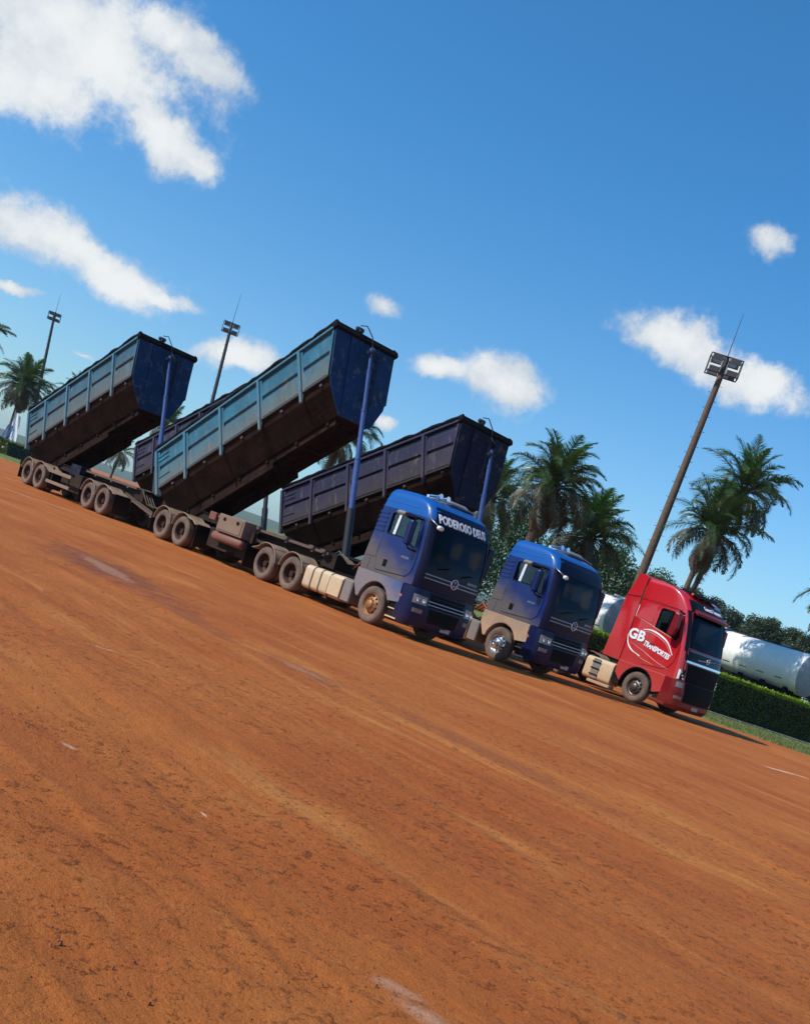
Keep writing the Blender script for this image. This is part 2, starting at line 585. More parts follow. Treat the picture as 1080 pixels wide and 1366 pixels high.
def boolean(me, cutters):
    """cut meshes out of a mesh, returns the new mesh"""
    o = bpy.data.objects.new('tmp', me)
    COL.objects.link(o)
    tmp = [o]
    for cm in cutters:
        c = bpy.data.objects.new('tmpc', cm)
        COL.objects.link(c)
        tmp.append(c)
        b = o.modifiers.new('b', 'BOOLEAN')
        b.operation = 'DIFFERENCE'
        b.solver = 'EXACT'
        b.object = c
    dg = bpy.context.evaluated_depsgraph_get()
    dg.update()
    res = bpy.data.meshes.new_from_object(o.evaluated_get(dg))
    for t in tmp:
        bpy.data.objects.remove(t)
    return res


# ------------------------------------------------------------------ numpy noise
def vnoise(x, y, seed=0):
    xi = np.floor(x).astype(np.int64)
    yi = np.floor(y).astype(np.int64)
    xf = x - xi
    yf = y - yi
    u = xf * xf * (3 - 2 * xf)
    v = yf * yf * (3 - 2 * yf)

    def h(a, b):
        k = (a * 374761393 + b * 668265263 + seed * 974634777) & 0xffffffff
        k = ((k ^ (k >> 13)) * 1274126177) & 0xffffffff
        k = k ^ (k >> 16)
        return (k & 0xffff) / 65535.0
    a, b, c, d = h(xi, yi), h(xi + 1, yi), h(xi, yi + 1), h(xi + 1, yi + 1)
    return (a * (1 - u) + b * u) * (1 - v) + (c * (1 - u) + d * u) * v - 0.5


def fbm(x, y, oct=4, seed=0, gain=0.5):
    s = 0
    a = 1.0
    for i in range(oct):
        s = s + a * vnoise(x, y, seed + i)
        x, y, a = x * 2.03 + 11.3, y * 2.03 + 5.7, a * gain
    return s


# ------------------------------------------------------------------ placing frame: row of trucks
E_ = Vector((math.sqrt(.5), -math.sqrt(.5), 0))      # the way the trucks face
N_ = Vector((math.sqrt(.5), math.sqrt(.5), 0))       # to their left, away from the camera
S1 = Vector((-1.95, 29.85, 0))


def row(x, y, z=0.0):
    """truck row frame -> world; near tyre face of the first truck is y=-1.25"""
    return S1 + E_ * x + N_ * (y + 1.25) + Vector((0, 0, z))


# ------------------------------------------------------------------ ground
def build_ground():
    def lines(lo, hi, step, far, g):
        a = list(np.arange(lo, hi, step))
        s, p = step, hi
        r = []
        while p < far:
            r.append(p)
            s *= g
            p += s
        r.append(far)
        s, p = step, lo
        l = []
        while p > -far:
            s *= g
            p -= s
            l.append(max(p, -far))
        return np.array(l[::-1] + a + r)
    xs = lines(-9.0, 9.5, 0.032, 7000, 1.045)
    ys = lines(1.5, 13.0, 0.032, 7000, 1.035)
    X, Y = np.meshgrid(xs, ys)
    a = (X * E_.x + Y * E_.y)
    b = (X * N_.x + Y * N_.y)
    # direction of wheel tracks: along the row, bending a little
    bb = b + 0.02 * a + 0.5 * fbm(a * .05, b * .08, 2, 3)
    D = np.sqrt(X ** 2 + Y ** 2)
    fade = np.clip((40 - D) / 28, 0, 1)
    fade2 = np.clip((16 - D) / 12, 0, 1)
    z = 0.030 * fbm(a * .35, bb * 1.3, 4, 11) * fade
    rut = fbm(a * .22, bb * 4.0, 4, 21)
    z += 0.020 * rut * fade
    cl = fbm(X * 5.0, Y * 5.0, 4, 31, 0.6)
    z += 0.012 * cl * fade2
    crust = fbm(a * 1.6, bb * 8.0, 4, 41, 0.62)
    z += (0.022 * np.clip(crust - .12, 0, 1) - 0.02 * np.clip(-crust - .25, 0, 1)) * fade2
    clod = vnoise(X * 13, Y * 13, 57) + 0.5 * vnoise(X * 29, Y * 29, 58)
    z += 0.016 * np.clip(clod - .42, 0, 1) * fade2 * np.clip(fbm(X * .8, Y * .8, 2, 61) * 2 + .45, 0, 1)
    # tyre tracks with a bit of relief
    for c0, bend, wdt in ((-9.4, .012, .26), (-7.6, .012, .26), (-5.9, -.01, .24), (-4.2, -.01, .24), (-11.6, .02, .3)):
        cc = N_.dot(S1) + c0 + bend * (a + 5) + .12 * fbm(a * .3, a * 0, 2, 71)
        q = (b - cc) / wdt
        tread = 0.5 + 0.5 * np.sin(a * 26 + np.abs(q) * 5)
        z += (-0.012 * np.exp(-q ** 4) + 0.004 * np.exp(-q ** 2) * tread + 0.008 * np.exp(-((np.abs(q) - 1.25) * 3) ** 2)) * fade
    nx, ny = len(xs), len(ys)
    co = np.stack([X.ravel(), Y.ravel(), z.ravel()], 1).astype(np.float32)
    me = bpy.data.meshes.new('ground')
    me.vertices.add(len(co))
    me.vertices.foreach_set('co', co.ravel())
    i = np.arange((nx - 1) * (ny - 1))
    r, c = i // (nx - 1), i % (nx - 1)
    q = np.stack([r * nx + c, r * nx + c + 1, (r + 1) * nx + c + 1, (r + 1) * nx + c], 1)
    me.loops.add(q.size)
    me.polygons.add(len(q))
    me.loops.foreach_set('vertex_index', q.ravel().astype(np.int32))
    me.polygons.foreach_set('loop_start', (np.arange(len(q)) * 4).astype(np.int32))
    me.polygons.foreach_set('use_smooth', np.ones(len(q), dtype=bool))
    me.update()
    me.validate()
    m = bpy.data.materials.new('red_dirt')
    m.use_nodes = True
    t = m.node_tree
    w = NT(t)
    bs = t.nodes['Principled BSDF']
    pos = w.n('ShaderNodeNewGeometry').outputs['Position']
    al = w.mapping(pos, rot=(0, 0, R(45)))          # x' runs along the row
    # stretched streaks
    warp = w.noise(pos, scale=0.25, detail=2, col=True)
    pw = w.vmath('ADD', al, w.vmath('SCALE', w.vmath('SUBTRACT', warp, (.5, .5, .5)), scale=1.6))
    s1 = w.noise(w.mapping(pw, scale=(0.14, 1.5, 1)), scale=1.0, detail=9, rough=.66)
    s2 = w.noise(w.mapping(pw, loc=(4, 9, 0), scale=(0.30, 5.5, 1)), scale=1.0, detail=8, rough=.66)
    s3 = w.noise(w.mapping(pos, loc=(7, 2, 0)), scale=0.33, detail=4, rough=.6)
    s4 = w.noise(pos, scale=16.0, detail=8, rough=.72)
    s5 = w.noise(pos, scale=70.0, detail=5, rough=.7)
    patch = w.noise(w.mapping(pw, loc=(2, 5, 0), scale=(0.35, 0.8, 1)), scale=1.0, detail=5, rough=.6)
    fl = w.noise(w.mapping(pos, loc=(1, 8, 0)), scale=9.0, detail=7, rough=.66, dist=.1)
    fl2 = w.noise(w.mapping(pos, loc=(9, 3, 0)), scale=24.0, detail=6, rough=.68)
    clump = w.ramp(patch, .42, .62)
    c = w.mix(w.ramp(s3, .32, .68), (0.362, 0.090, 0.016, 1), (0.425, 0.128, 0.025, 1))
    c = w.mix(w.math('MULTIPLY', w.ramp(s1, .52, .74), .50), c, (0.60, 0.260, 0.070, 1))
    c = w.mix(w.math('MULTIPLY', w.ramp(s1, .47, .32), .40), c, (0.28, 0.066, 0.018, 1))
    c = w.mix(w.math('MULTIPLY', w.ramp(s2, .44, .30), w.math('ADD', w.math('MULTIPLY', clump, .35), .25)), c, (0.20, 0.048, 0.015, 1))
    c = w.mix(w.math('MULTIPLY', w.ramp(s2, .58, .78), .26), c, (0.56, 0.27, 0.09, 1))
    c = w.mix(w.math('MULTIPLY', w.ramp(s4, .44, .30), .34), c, (0.22, 0.055, 0.016, 1))
    flm = w.math('MULTIPLY', w.ramp(fl, .57, .66), w.ramp(patch, .40, .56, .12, 1.0))
    flm2 = w.math('MULTIPLY', w.ramp(fl2, .58, .67), w.ramp(patch, .36, .56, .25, 1.0))
    c = w.mix(w.math('MULTIPLY', flm, .24), c, (0.17, 0.038, 0.012, 1))
    c = w.mix(w.math('MULTIPLY', flm2, .32), c, (0.15, 0.036, 0.012, 1))
    c = w.mix(w.math('MULTIPLY', w.ramp(fl2, .40, .30), .40), c, (0.60, 0.25, 0.085, 1))
    c = w.mix(w.math('MULTIPLY', w.ramp(s5, .36, .26), .55), c, (0.10, 0.032, 0.016, 1))
    c = w.mix(w.math('MULTIPLY', w.ramp(s5, .68, .80), .40), c, (0.58, 0.32, 0.17, 1))
    # reddish coarse crumbs in patches
    rgh = 0.9
    edge = w.noise(pos, scale=2.4, detail=7, rough=.7)
    edge2 = w.noise(w.mapping(pw, scale=(1.0, 7.0, 1)), scale=1.0, detail=6, rough=.7)

    def spot(loc, ang, lx, ly, soft=.6, amp=1.6, nz=None):
        v = w.mapping(pos, loc=loc, rot=(0, 0, ang), scale=(lx, ly, 1000), typ='TEXTURE')
        ln = w.vmath('LENGTH', v)
        ln = w.math('ADD', ln, w.math('MULTIPLY', w.math('SUBTRACT', nz if nz is not None else edge, .5), amp))
        return w.ramp(ln, 1.0, 1.0 - soft, 0, 1)
    A = R(-45)
    # a damp hollow with a dried pale skin, and a smaller one nearer
    P_ = R(-56)
    for lc, an, lx, ly, amt in (((-5.9, 19.2, 0), P_, 3.8, 1.3, .75), ((-3.6, 16.0, 0), P_, 2.4, .5, .45), ((-1.5, 14.0, 0), A, 1.3, .45, .45), ((1.0, 12.2, 0), A, 3.2, .5, .35)):
        c = w.mix(w.math('MULTIPLY', spot(lc, an, lx, ly, .8, 2.4), amt), c, (0.17, 0.050, 0.030, 1))
    for lc, an, lx, ly, amt in (((-5.9, 19.2, 0), P_, 1.5, .36, .8), ((-1.45, 14.0, 0), A, .60, .13, .6)):
        c = w.mix(w.math('MULTIPLY', spot(lc, an, lx, ly, .5, 2.2), amt), c, (0.36, 0.175, 0.105, 1))
    # pale lime and sand streaks
    for lc, an, lx, ly, amt in (((-13.9, 36.15, 0), math.atan2(.5, 2.6), 2.6, .16, .75), ((9.5, 27.3, 0), math.atan2(1.2, 1.7), 1.25, .16, .85),
                                ((0.46, 4.05, 0), R(-35), .22, .10, .28), ((0.33, 4.25, 0), R(-15), .16, .08, .25), ((-.89, 5.88, 0), R(-45), .045, .014, .65),
                                ((-1.85, 6.30, 0), R(-30), .08, .03, .45), ((-2.9, 10.3, 0), R(10), .25, .04, .3)):
        c = w.mix(w.math('MULTIPLY', spot(lc, an, lx, ly, .8, 2.0), amt), c, (0.66, 0.50, 0.38, 1))
    w.put(bs.inputs['Base Color'], c)
    bs.inputs['Roughness'].default_value = rgh
    bs.inputs['Specular IOR Level'].default_value = 0.2
    h = w.math('ADD', w.math('MULTIPLY', s4, .6), w.math('MULTIPLY', s5, .35))
    h = w.math('ADD', h, w.math('MULTIPLY', s2, .5))
    h = w.math('ADD', h, w.math('MULTIPLY', flm, .7))
    h = w.math('ADD', h, w.math('MULTIPLY', flm2, .45))
    bp = w.n('ShaderNodeBump')
    bp.inputs['Strength'].default_value = 0.85
    bp.inputs['Distance'].default_value = 0.045
    w.put(bp.inputs['Height'], h)
    t.links.new(bp.outputs[0], bs.inputs['Normal'])
    me.materials.append(m)
    g = place('ground', me)
    tag(g, kind='structure')
    return g


build_ground()


def field_mat(name, c1, c2, c3):
    m = bpy.data.materials.new(name)
    m.use_nodes = True
    w = NT(m.node_tree)
    b = m.node_tree.nodes['Principled BSDF']
    pos = w.n('ShaderNodeNewGeometry').outputs['Position']
    n1 = w.noise(pos, scale=0.9, detail=7, rough=.65)
    n2 = w.noise(pos, scale=14, detail=5, rough=.7)
    n3 = w.noise(w.mapping(pos, scale=(1, 1, .2)), scale=0.012, detail=4, rough=.6)
    c = w.mix(w.ramp(n1, .35, .65), (*c1, 1), (*c2, 1))
    c = w.mix(w.math('MULTIPLY', w.ramp(n2, .5, .7), .5), c, (*c3, 1))
    c = w.mix(w.math('MULTIPLY', w.ramp(n3, .4, .6), .4), c, (0.10, 0.12, 0.05, 1))
    w.put(b.inputs['Base Color'], c)
    b.inputs['Roughness'].default_value = .95
    b.inputs['Specular IOR Level'].default_value = .1
    MATS[name] = m
    return m


field_mat('lawn', (0.085, 0.13, 0.028), (0.14, 0.17, 0.045), (0.30, 0.17, 0.07))
field_mat('hill_green', (0.045, 0.075, 0.03), (0.07, 0.10, 0.04), (0.09, 0.10, 0.05))

# the edge between yard and grass: in front of the right hedge it runs straight across, then parallel to the row
YARD_EDGE = [Vector((70, 44.5, 0)), Vector((30, 43.4, 0)), Vector((21, 43.0, 0)), Vector((15.8, 43.2, 0)), Vector((12.4, 43.4, 0)), Vector((9.5, 45.2, 0)),
             Vector((-10, 63, 0)), Vector((-37, 86, 0)), Vector((-75, 122, 0)), Vector((-140, 185, 0))]


def build_lawn():
    pts = []
    for a, b in zip(YARD_EDGE, YARD_EDGE[1:]):
        n = max(2, int((b - a).length / 0.6)) if (b - a).length < 80 else 40
        for i in range(n):
            p = a.lerp(b, i / n)
            q = (b - a).normalized()
            o = Vector((-q.y, q.x, 0)) * (0.35 * float(fbm(np.array([p.x * .9]), np.array([p.y * .9]), 3, 5)[0]) * 2)
            pts.append(p + o)
    mb = MB()
    vs, fs = [], []
    for p in pts:
        d = Vector((-.2, 1, 0)).normalized() if p.x > 5 else Vector((.3, 1, 0)).normalized()
        vs += [(p.x, p.y, -0.05), (p.x, p.y, 0.02), (p.x + d.x * .6, p.y + d.y * .6, 0.05)]
        q = p + d * 6500
        vs += [(p.x + d.x * 60, p.y + d.y * 60, 0.06), (q.x, q.y, 0.3)]
    for i in range(len(pts) - 1):
        for k in range(4):
            a = i * 5 + k
            fs.append((a, a + 5, a + 6, a + 1))
    mb.add(vs, fs)
    o = mb.build('grass_verge', 'lawn', smooth=True)
    tag(o, kind='structure')
    # blades near the edge on the right and behind the trucks
    r2 = random.Random(3)
    mb = MB()
    vs, fs = [], []
    for i in range(26000):
        if i % 5:
            x = r2.uniform(8, 27)
            base = 43.2 if x > 12 else 43.2 + (12 - x) * .9
            y = base + abs(r2.gauss(0, 1)) * 5 - .1
        else:
            k = r2.uniform(-34, 0)
            x, y = -10 + k * .78, 63 - k * .70 + r2.uniform(0, 7)
        if fbm(np.array([x * .7]), np.array([y * .7]), 2, 9)[0] < -.22 and r2.random() < .85:
            continue
        h = r2.uniform(.05, .16)
        a = r2.uniform(0, 6.28)
        lx, ly = r2.gauss(0, .05), r2.gauss(0, .05)
        wd = .022
        n = len(vs)
        vs += [(x - wd * math.cos(a), y - wd * math.sin(a), .0), (x + wd * math.cos(a), y + wd * math.sin(a), .0), (x + lx, y + ly, .03 + h)]
        fs.append((n, n + 1, n + 2))
    mb.add(vs, fs)
    me = mb.mesh('grass', 'grass_blade')
    tag(place('grass', me), 'tufts of short green and yellowish grass along the edge of the dirt yard', 'grass', kind='stuff')


build_lawn()


def build_hills():
    mb = MB()
    n = 360
    rows = [(2300, -2), (2600, .55), (2900, 1.0), (3300, 1.15), (3900, .9)]
    vs = []
    for rr_, k in rows:
        for i in range(n):
            a = 2 * math.pi * i / n
            hx = math.cos(a) * 3.2
            hy = math.sin(a) * 3.2
            h = 20 + 26 * float(fbm(np.array([hx + 5]), np.array([hy + rr_ * .0006]), 4, 77)[0])
            vs.append((rr_ * math.sin(a), rr_ * math.cos(a), h * k if k > 0 else -2))
    fs = []
    for r_ in range(len(rows) - 1):
        for i in range(n):
            j = (i + 1) % n
            fs.append((r_ * n + i, r_ * n + j, (r_ + 1) * n + j, (r_ + 1) * n + i))
    mb.add(vs, fs)
    tag(mb.build('hills', 'hill_green', smooth=True), kind='structure')


build_hills()


# ------------------------------------------------------------------ wheels
def wheel_meshes():
    d = {}
    seg = 40
    tp = [(.31, .035), (.32, .012), (.35, .0), (.40, -.004), (.455, .004), (.492, .022), (.512, .045), (.522, .075),
          (.522, .225), (.512, .255), (.492, .278), (.45, .296), (.40, .304), (.35, .30), (.32, .288), (.31, .265), (.31, .035)]
    tb = MB()
    tb.lathe(tp, seg)
    # shoulder lugs
    for k in range(seg):
        a = 2 * math.pi * k / seg
        for y0, y1 in ((.055, .12), (.18, .245)):
            xf = Matrix.Rotation(-a, 4, 'Y') @ Matrix.Translation((.521, 0, 0))
            tb.box(-.01, .008, y0, y1, -.022, .022, xf)
    d['tyre'] = tb.mesh('tyre', 'rubber', 40)
    # deep dish rim of the dual wheels
    rb = MB()
    rb.lathe([(.318, .03), (.306, .020), (.294, .035), (.288, .13), (.270, .21), (.22, .245), (.15, .25), (.12, .24), (.105, .17), (.08, .15), (.0, .145)], seg)
    for k in range(10):
        a = 2 * math.pi * k / 10
        rb.tube([(.175 * math.cos(a), .25, .175 * math.sin(a)), (.175 * math.cos(a), .215, .175 * math.sin(a))], .014, 6)
    d['dish'] = rb.mesh('rim', 'steel_rim', 40)
    # steer wheels: dish bulging outwards with hand holes
    for nm, mt in (('steer_rusty', 'rusty_rim'), ('steer_chrome', 'chrome'), ('steer_dark', 'steer_dark')):
        sb = MB()
        sb.lathe([(.318, .03), (.304, .018), (.292, .03), (.275, .075), (.250, .085)], seg)
        # spokes ring between hand holes
        nh = 10
        for k in range(nh):
            a = 2 * math.pi * (k + .5) / nh
            xf = Matrix.Rotation(-a, 4, 'Y')
            p = [xf @ Vector(q) for q in ((.258, .085, -.032), (.258, .085, .032), (.195, .035, .045), (.195, .035, -.045))]
            q = [v + Vector((0, .02, 0)) for v in p]
            sb.add(p + q, [(0, 1, 2, 3), (7, 6, 5, 4), (0, 4, 5, 1), (1, 5, 6, 2), (2, 6, 7, 3), (3, 7, 4, 0)])
        sb.lathe([(.215, .055), (.205, .032), (.18, .020), (.12, .012), (.115, -.03), (.095, -.045), (.0, -.05)], seg)
        for k in range(10):
            a = 2 * math.pi * k / 10
            sb.tube([(.158 * math.cos(a), .02, .158 * math.sin(a)), (.158 * math.cos(a), -.03, .158 * math.sin(a))], [.018, .014], 6)
        d[nm] = sb.mesh('rim', mt, 35)
    ib = MB()
    ib.lathe([(.29, .10), (.0, .11)], 24)
    d['back'] = ib.mesh('brake_drum', 'black_plastic')
    return d


WM = wheel_meshes()


def wheel(parent, x, side, kind='dual', name='wheel'):
    """side -1: right (towards the camera).  outer tyre face at y=side*1.25"""
    zr = 0.52
    rot = (0, random.uniform(0, 6.28), 0) if side < 0 else (math.pi, random.uniform(0, 6.28), 0)
    rot2 = Euler((0, 0, 0)) if side < 0 else Euler((0, 0, math.pi))
    hub = MB().tube([(0, .08, 0), (0, .75, 0)], .10, 12).build(name, 'chassis_steel', parent, loc=(x, side * 1.25, zr), rot=rot2)
    spin = (0, random.uniform(0, 6.28), 0)
    if kind == 'dual':
        place('tyre', WM['tyre'], hub, rot=spin)
        place('tyre', WM['tyre'], hub, loc=(0, .335, 0), rot=spin)
        place('rim', WM['dish'], hub, rot=spin)
    else:
        place('tyre', WM['tyre'], hub, rot=spin)
        place('rim', WM[kind], hub, rot=spin)
        place('brake_drum', WM['back'], hub)
    return hub


_mg = {}


def mudguard(parent, x, side, long_front=0.0, long_rear=0.0, m='mudguard_dirty'):
    key = (long_front, long_rear, m)
    if key not in _mg:
        r = .62
        prof = []
        if long_rear:
            prof.append((-r * math.cos(R(35)) - long_rear, r * math.sin(R(35)) - .02))
        for k in range(0, 15):
            a = R(180 - 8 - k * (164 / 14))
            if (long_rear and a > R(140)) or (long_front and a < R(50)):
                continue
            prof.append((r * math.cos(a), r * math.sin(a) * .97 + .02))
        if long_front:
            prof.append((r * math.cos(R(55)) + long_front * .6, r * math.sin(R(60)) - .05))
            prof.append((r * math.cos(R(55)) + long_front, r * math.sin(R(60)) - .16))
        outer = prof
        inner = [(p[0] * .965, p[1] * .965 - .004) for p in prof][::-1]
        mb = MB()
        mb.prism(outer + inner, 0.0, .66)
        # rolled lip on the outside edge
        mb.tube([(p[0], 0.0, p[1]) for p in outer], .018, 6)
        for p in outer[2:-2:3]:
            mb.tube([(p[0], 0.0, p[1]), (p[0], .66, p[1])], .012, 5)
        _mg[key] = mb.mesh('mudguard', m, 35)
    return place('mudguard', _mg[key], parent, loc=(x, side * 1.27 if side < 0 else 1.27 - .66, .54))


def beam(mb, x0, x1, y, z0, z1, flange=.14, web=.016, z0b=None, z1b=None):
    """I beam along x, may slope"""
    z0b = z0 if z0b is None else z0b
    z1b = z1 if z1b is None else z1b

    def slab(ya, yb, za, zb, zc, zd):
        vs = [(x0, ya, za), (x0, yb, za), (x0, yb, zb), (x0, ya, zb), (x1, ya, zc), (x1, yb, zc), (x1, yb, zd), (x1, ya, zd)]
        mb.add(vs, [(0, 1, 2, 3), (7, 6, 5, 4), (0, 4, 5, 1), (1, 5, 6, 2), (2, 6, 7, 3), (3, 7, 4, 0)])
    slab(y - flange / 2, y + flange / 2, z0, z0 + .022, z0b, z0b + .022)
    slab(y - flange / 2, y + flange / 2, z1 - .022, z1, z1b - .022, z1b)
    slab(y - web / 2, y + web / 2, z0 + .02, z1 - .02, z0b + .02, z1b - .02)


# ------------------------------------------------------------------ tipping body
def tipping_body(trailer, hx, hz, theta, Lb, ribs, mside, mrib, mfront, ladder=True, writing=False):
    """body frame: x forward from the tail, z up, z=1.6 is the rim. (hx,hz) is the frame origin in the trailer's frame"""
    th = R(theta)
    xr0 = ribs[-1] + .35

    def lean(mb):      # the front wall slopes back towards the floor
        mb.v = [(x - .30 * (1.6 - z) * max(0.0, min(1.15, (x - xr0) / (Lb - xr0))), y, z) for x, y, z in mb.v]
        return mb
    rot = (0, -th, 0)
    # belly: floor plates and chamfers, one hollow trough
    mb = MB()
    prof = [(-1.21, .13), (-1.12, -.18), (-.62, -.86), (0, -.93), (.62, -.86), (1.12, -.18), (1.21, .13)]
    inner = [(p[0] * .955, p[1] + .05) for p in prof][::-1]
    mb.prism(prof + inner, 0.03, Lb - .03, 'x')
    body = lean(mb).build('tipping_body', 'rust_brown', trailer, loc=(hx, 0, hz), rot=rot)
    # subframe under the belly
    mb = MB()
    for s in (-1, 1):
        mb.box(.3, 5.55, s * .46 - .08, s * .46 + .08, -1.24, -.86)
        mb.box(5.55, Lb - 1.0, s * .46 - .08, s * .46 + .08, -1.06, -.86)
        mb.box(.3, .9, s * .46 - .14, s * .46 + .14, -1.34, -1.1)
    for k in range(6):
        x = .9 + k * (Lb - 2.2) / 5
        mb.box(x - .05, x + .05, -.62, .62, -1.0, -.90)
    mb.build('subframe', 'rust_brown', body)
    # side panels between ribs, each pressed with a groove
    xs = [0.0] + ribs + [Lb]
    for s in (-1, 1):
        for i in range(len(xs) - 1):
            x0, x1 = xs[i] + .05, xs[i + 1] - .05
            pr = [(.10, 1.22), (.16, 1.25), (.72, 1.25), (.76, 1.185), (.84, 1.185), (.88, 1.25), (1.30, 1.25), (1.34, 1.20), (1.55, 1.20)]
            poly = [(s * p[1], p[0]) for p in pr] + [(s * 1.15, 1.55), (s * 1.15, .10)]
            mb = MB()
            mb.prism(poly, x0, x1, 'x')
            mb.box(x0, x0 + .09, s * 1.19, s * 1.252, .10, 1.5)
            mb.box(x1 - .09, x1, s * 1.19, s * 1.252, .10, 1.5)
            if i == 0:      # extra stiffeners pressed into the rear panel
                for zz in (.42, 1.05, 1.22):
                    mb.box(x0 + .05, x0 + .7, s * 1.25, s * 1.275, zz, zz + .05)
            if i == len(xs) - 2:
                lean(mb)
            mb.build('side_panel', mside, body, bevel=.006)
            # drain edge strip
        # ribs with legs that hang down past the side
        for x in ribs:
            mb = MB()
            mb.box(x - .055, x + .055, s * 1.16, s * 1.325, .12, 1.50)
            mb.prism([(s * 1.16, .12), (s * 1.325, .12), (s * 1.325, -.28), (s * 1.27, -.30), (s * 1.20, -.02)], x - .05, x + .05, 'x')
            mb.build('rib', mrib, body, bevel=.008)
        mb = MB()
        mb.box(-.06, .06, s * 1.14, s * 1.335, -.20, 1.52)
        mb.build('corner_post', mrib, body, bevel=.008)
        mb = MB()
        mb.box(.0, Lb - .02, s * 1.16, s * 1.30, 1.502, 1.585)
        mb.build('top_rail', mrib, body, bevel=.01)
        # bottom edge strip
        mb = MB()
        mb.box(.06, Lb - .05, s * 1.20, s * 1.262, .055, .098)
        mb.v = [(x if x < xr0 else x - .46, y, z) for x, y, z in mb.v]
        mb.build('lower_rail', 'deck_steel', body)
        # small brackets and marker lamps under the edge
        for k in range(len(ribs) + 1):
            x = xs[k] + (xs[k + 1] - xs[k]) * .5
            MB().box(x - .05, x + .05, s * 1.17, s * 1.23, -.10, -.02).build('bracket', 'purple_rib', body)
        # rolled tarpaulin on the rim, sagging unevenly
        pts, rs = [], []
        n = int(Lb / .22)
        for k in range(n + 1):
            x = -.05 + (Lb + .12) * k / n
            pts.append((x, s * (1.24 + .02 * math.sin(k * 1.3)), 1.66 + .015 * math.sin(k * .9) + .01 * random.random()))
            rs.append(.072 + .012 * math.sin(k * 2.1) + .008 * random.random())
        MB().tube(pts, rs, 8).build('rolled_tarp', 'tarp', body, smooth=60)
    # front wall: folded plate, leaning forward a little, with recess for the hoist
    fw = [(-1.24, 1.56), (1.24, 1.56), (1.20, .35), (1.10, -.20), (.66, -.92), (-.66, -.92), (-1.10, -.20), (-1.20, .12)]
    mb = MB()
    mb.prism(fw, Lb - .02, Lb + .05, 'x')
    lean(mb).build('front_wall', mfront, body, bevel=.01)
    mb = MB()
    mb.box(Lb + .05, Lb + .11, -.62, -.52, -.80, 1.45)
    mb.box(Lb + .05, Lb + .11, .46, .56, -.85, 1.45)
    mb.prism([(-.52, -.85), (.46, -.85), (.46, 1.40), (-.52, 1.40)], Lb + .05, Lb + .062, 'x')
    lean(mb).build('front_stiffener', mfront, body, bevel=.006)
    mb = MB()
    mb.prism([(-1.30, 1.48), (1.30, 1.48), (1.33, 1.58), (1.31, 1.68), (-1.31, 1.68), (-1.33, 1.58)], Lb - .08, Lb + .12, 'x')
    mb.build('front_coping', 'tarp', body, bevel=.03, segs=2)
    # tarp winder and hose hanging off
    mb = MB()
    mb.box(Lb + .0, Lb + .16, -.40, -.22, 1.66, 1.84)
    mb.tube([(Lb + .08, -.46, 1.80), (Lb + .08, -.16, 1.80)], .075, 10)
    mb.build('tarp_winder', 'hoist_dark', body, bevel=.03)
    MB().tube([(Lb + .12, -.3, 1.93), (Lb + .26, -.15, 1.90), (Lb + .30, .0, 1.55), (Lb + .24, .04, 1.35), (Lb + .2, .10, 1.22)], .018, 6).build('hose', 'cable', body, smooth=True)
    MB().tube([(Lb + .2, .05, 1.3), (Lb + .28, .2, 1.05), (Lb + .25, .5, .95), (Lb + .22, .55, 1.1)], .014, 6).build('hose', 'cable', body, smooth=True)
    if ladder:
        mb = MB()
        y0, y1 = .16, .52
        for y in (y0, y1):
            mb.tube([(Lb + .17, y, -.25), (Lb + .17, y, 1.25)], .018, 6)
            for zz in (-.2, 1.2):
                mb.tube([(Lb + .17, y, zz), (Lb + .05, y, zz)], .015, 6)
        lean(mb).build('ladder_rail', 'hoist_dark', body, smooth=True)
        for k in range(5):
            lean(MB().tube([(Lb + .17, y0, -.05 + k * .28), (Lb + .17, y1, -.05 + k * .28)], .016, 6)).build('ladder_rung', 'hoist_dark', body)
    # tailgate
    mb = MB()
    mb.prism([(-1.15, 1.5), (1.15, 1.5), (1.15, .1), (.62, -.84), (-.62, -.84), (-1.15, .1)], -.05, .0, 'x')
    for y in (-.8, 0, .8):
        mb.box(-.12, -.05, y - .06, y + .06, -.4, 1.45)
    mb.build('tailgate', mside, body, bevel=.006)
    if writing:     # worn word on the rear panel
        xf = Matrix(((1, 0, 0, .84), (0, 0, -1, -1.262), (0, 1, 0, .78), (0, 0, 0, 1)))
    return body


def hoist(trailer, base, top, m1='hoist_blue', split=.27):
    """telescopic cylinder: dark barrel, then thinner and thinner stages"""
    base, top = Vector(base) + Vector((.14, 0, 0)), Vector(top) + Vector((.14, 0, 0))
    d = (top - base)
    u = d.normalized()
    root = MB().tube([base, base + d * split], .125, 20).build('hoist_cylinder', 'hoist_dark', trailer, smooth=50)
    cuts = [split, .50, .72, .90, 1.0]
    rads = [.092, .078, .062, .048]
    for i in range(4):
        a, b = base + d * cuts[i], base + d * cuts[i + 1]
        mb = MB().tube([a, b], rads[i], 18)
        mb.tube([b - u * .06, b], rads[i] + .012, 18)
        mb.build('hoist_stage', m1, root, smooth=50)
    MB().tube([top - u * .15 + Vector((0, -.14, 0)), top - u * .15 + Vector((0, .14, 0))], .06, 10).build('hoist_pin', 'hoist_dark', root)
    MB().tube([base + Vector((-.16, .1, 0)), base + d * .35 + Vector((-.12, .1, 0)), base + d * .4 + Vector((-.08, 0, 0))], .016, 6).build('hose', 'cable', root)
    return root


ROWROT = -math.pi / 4


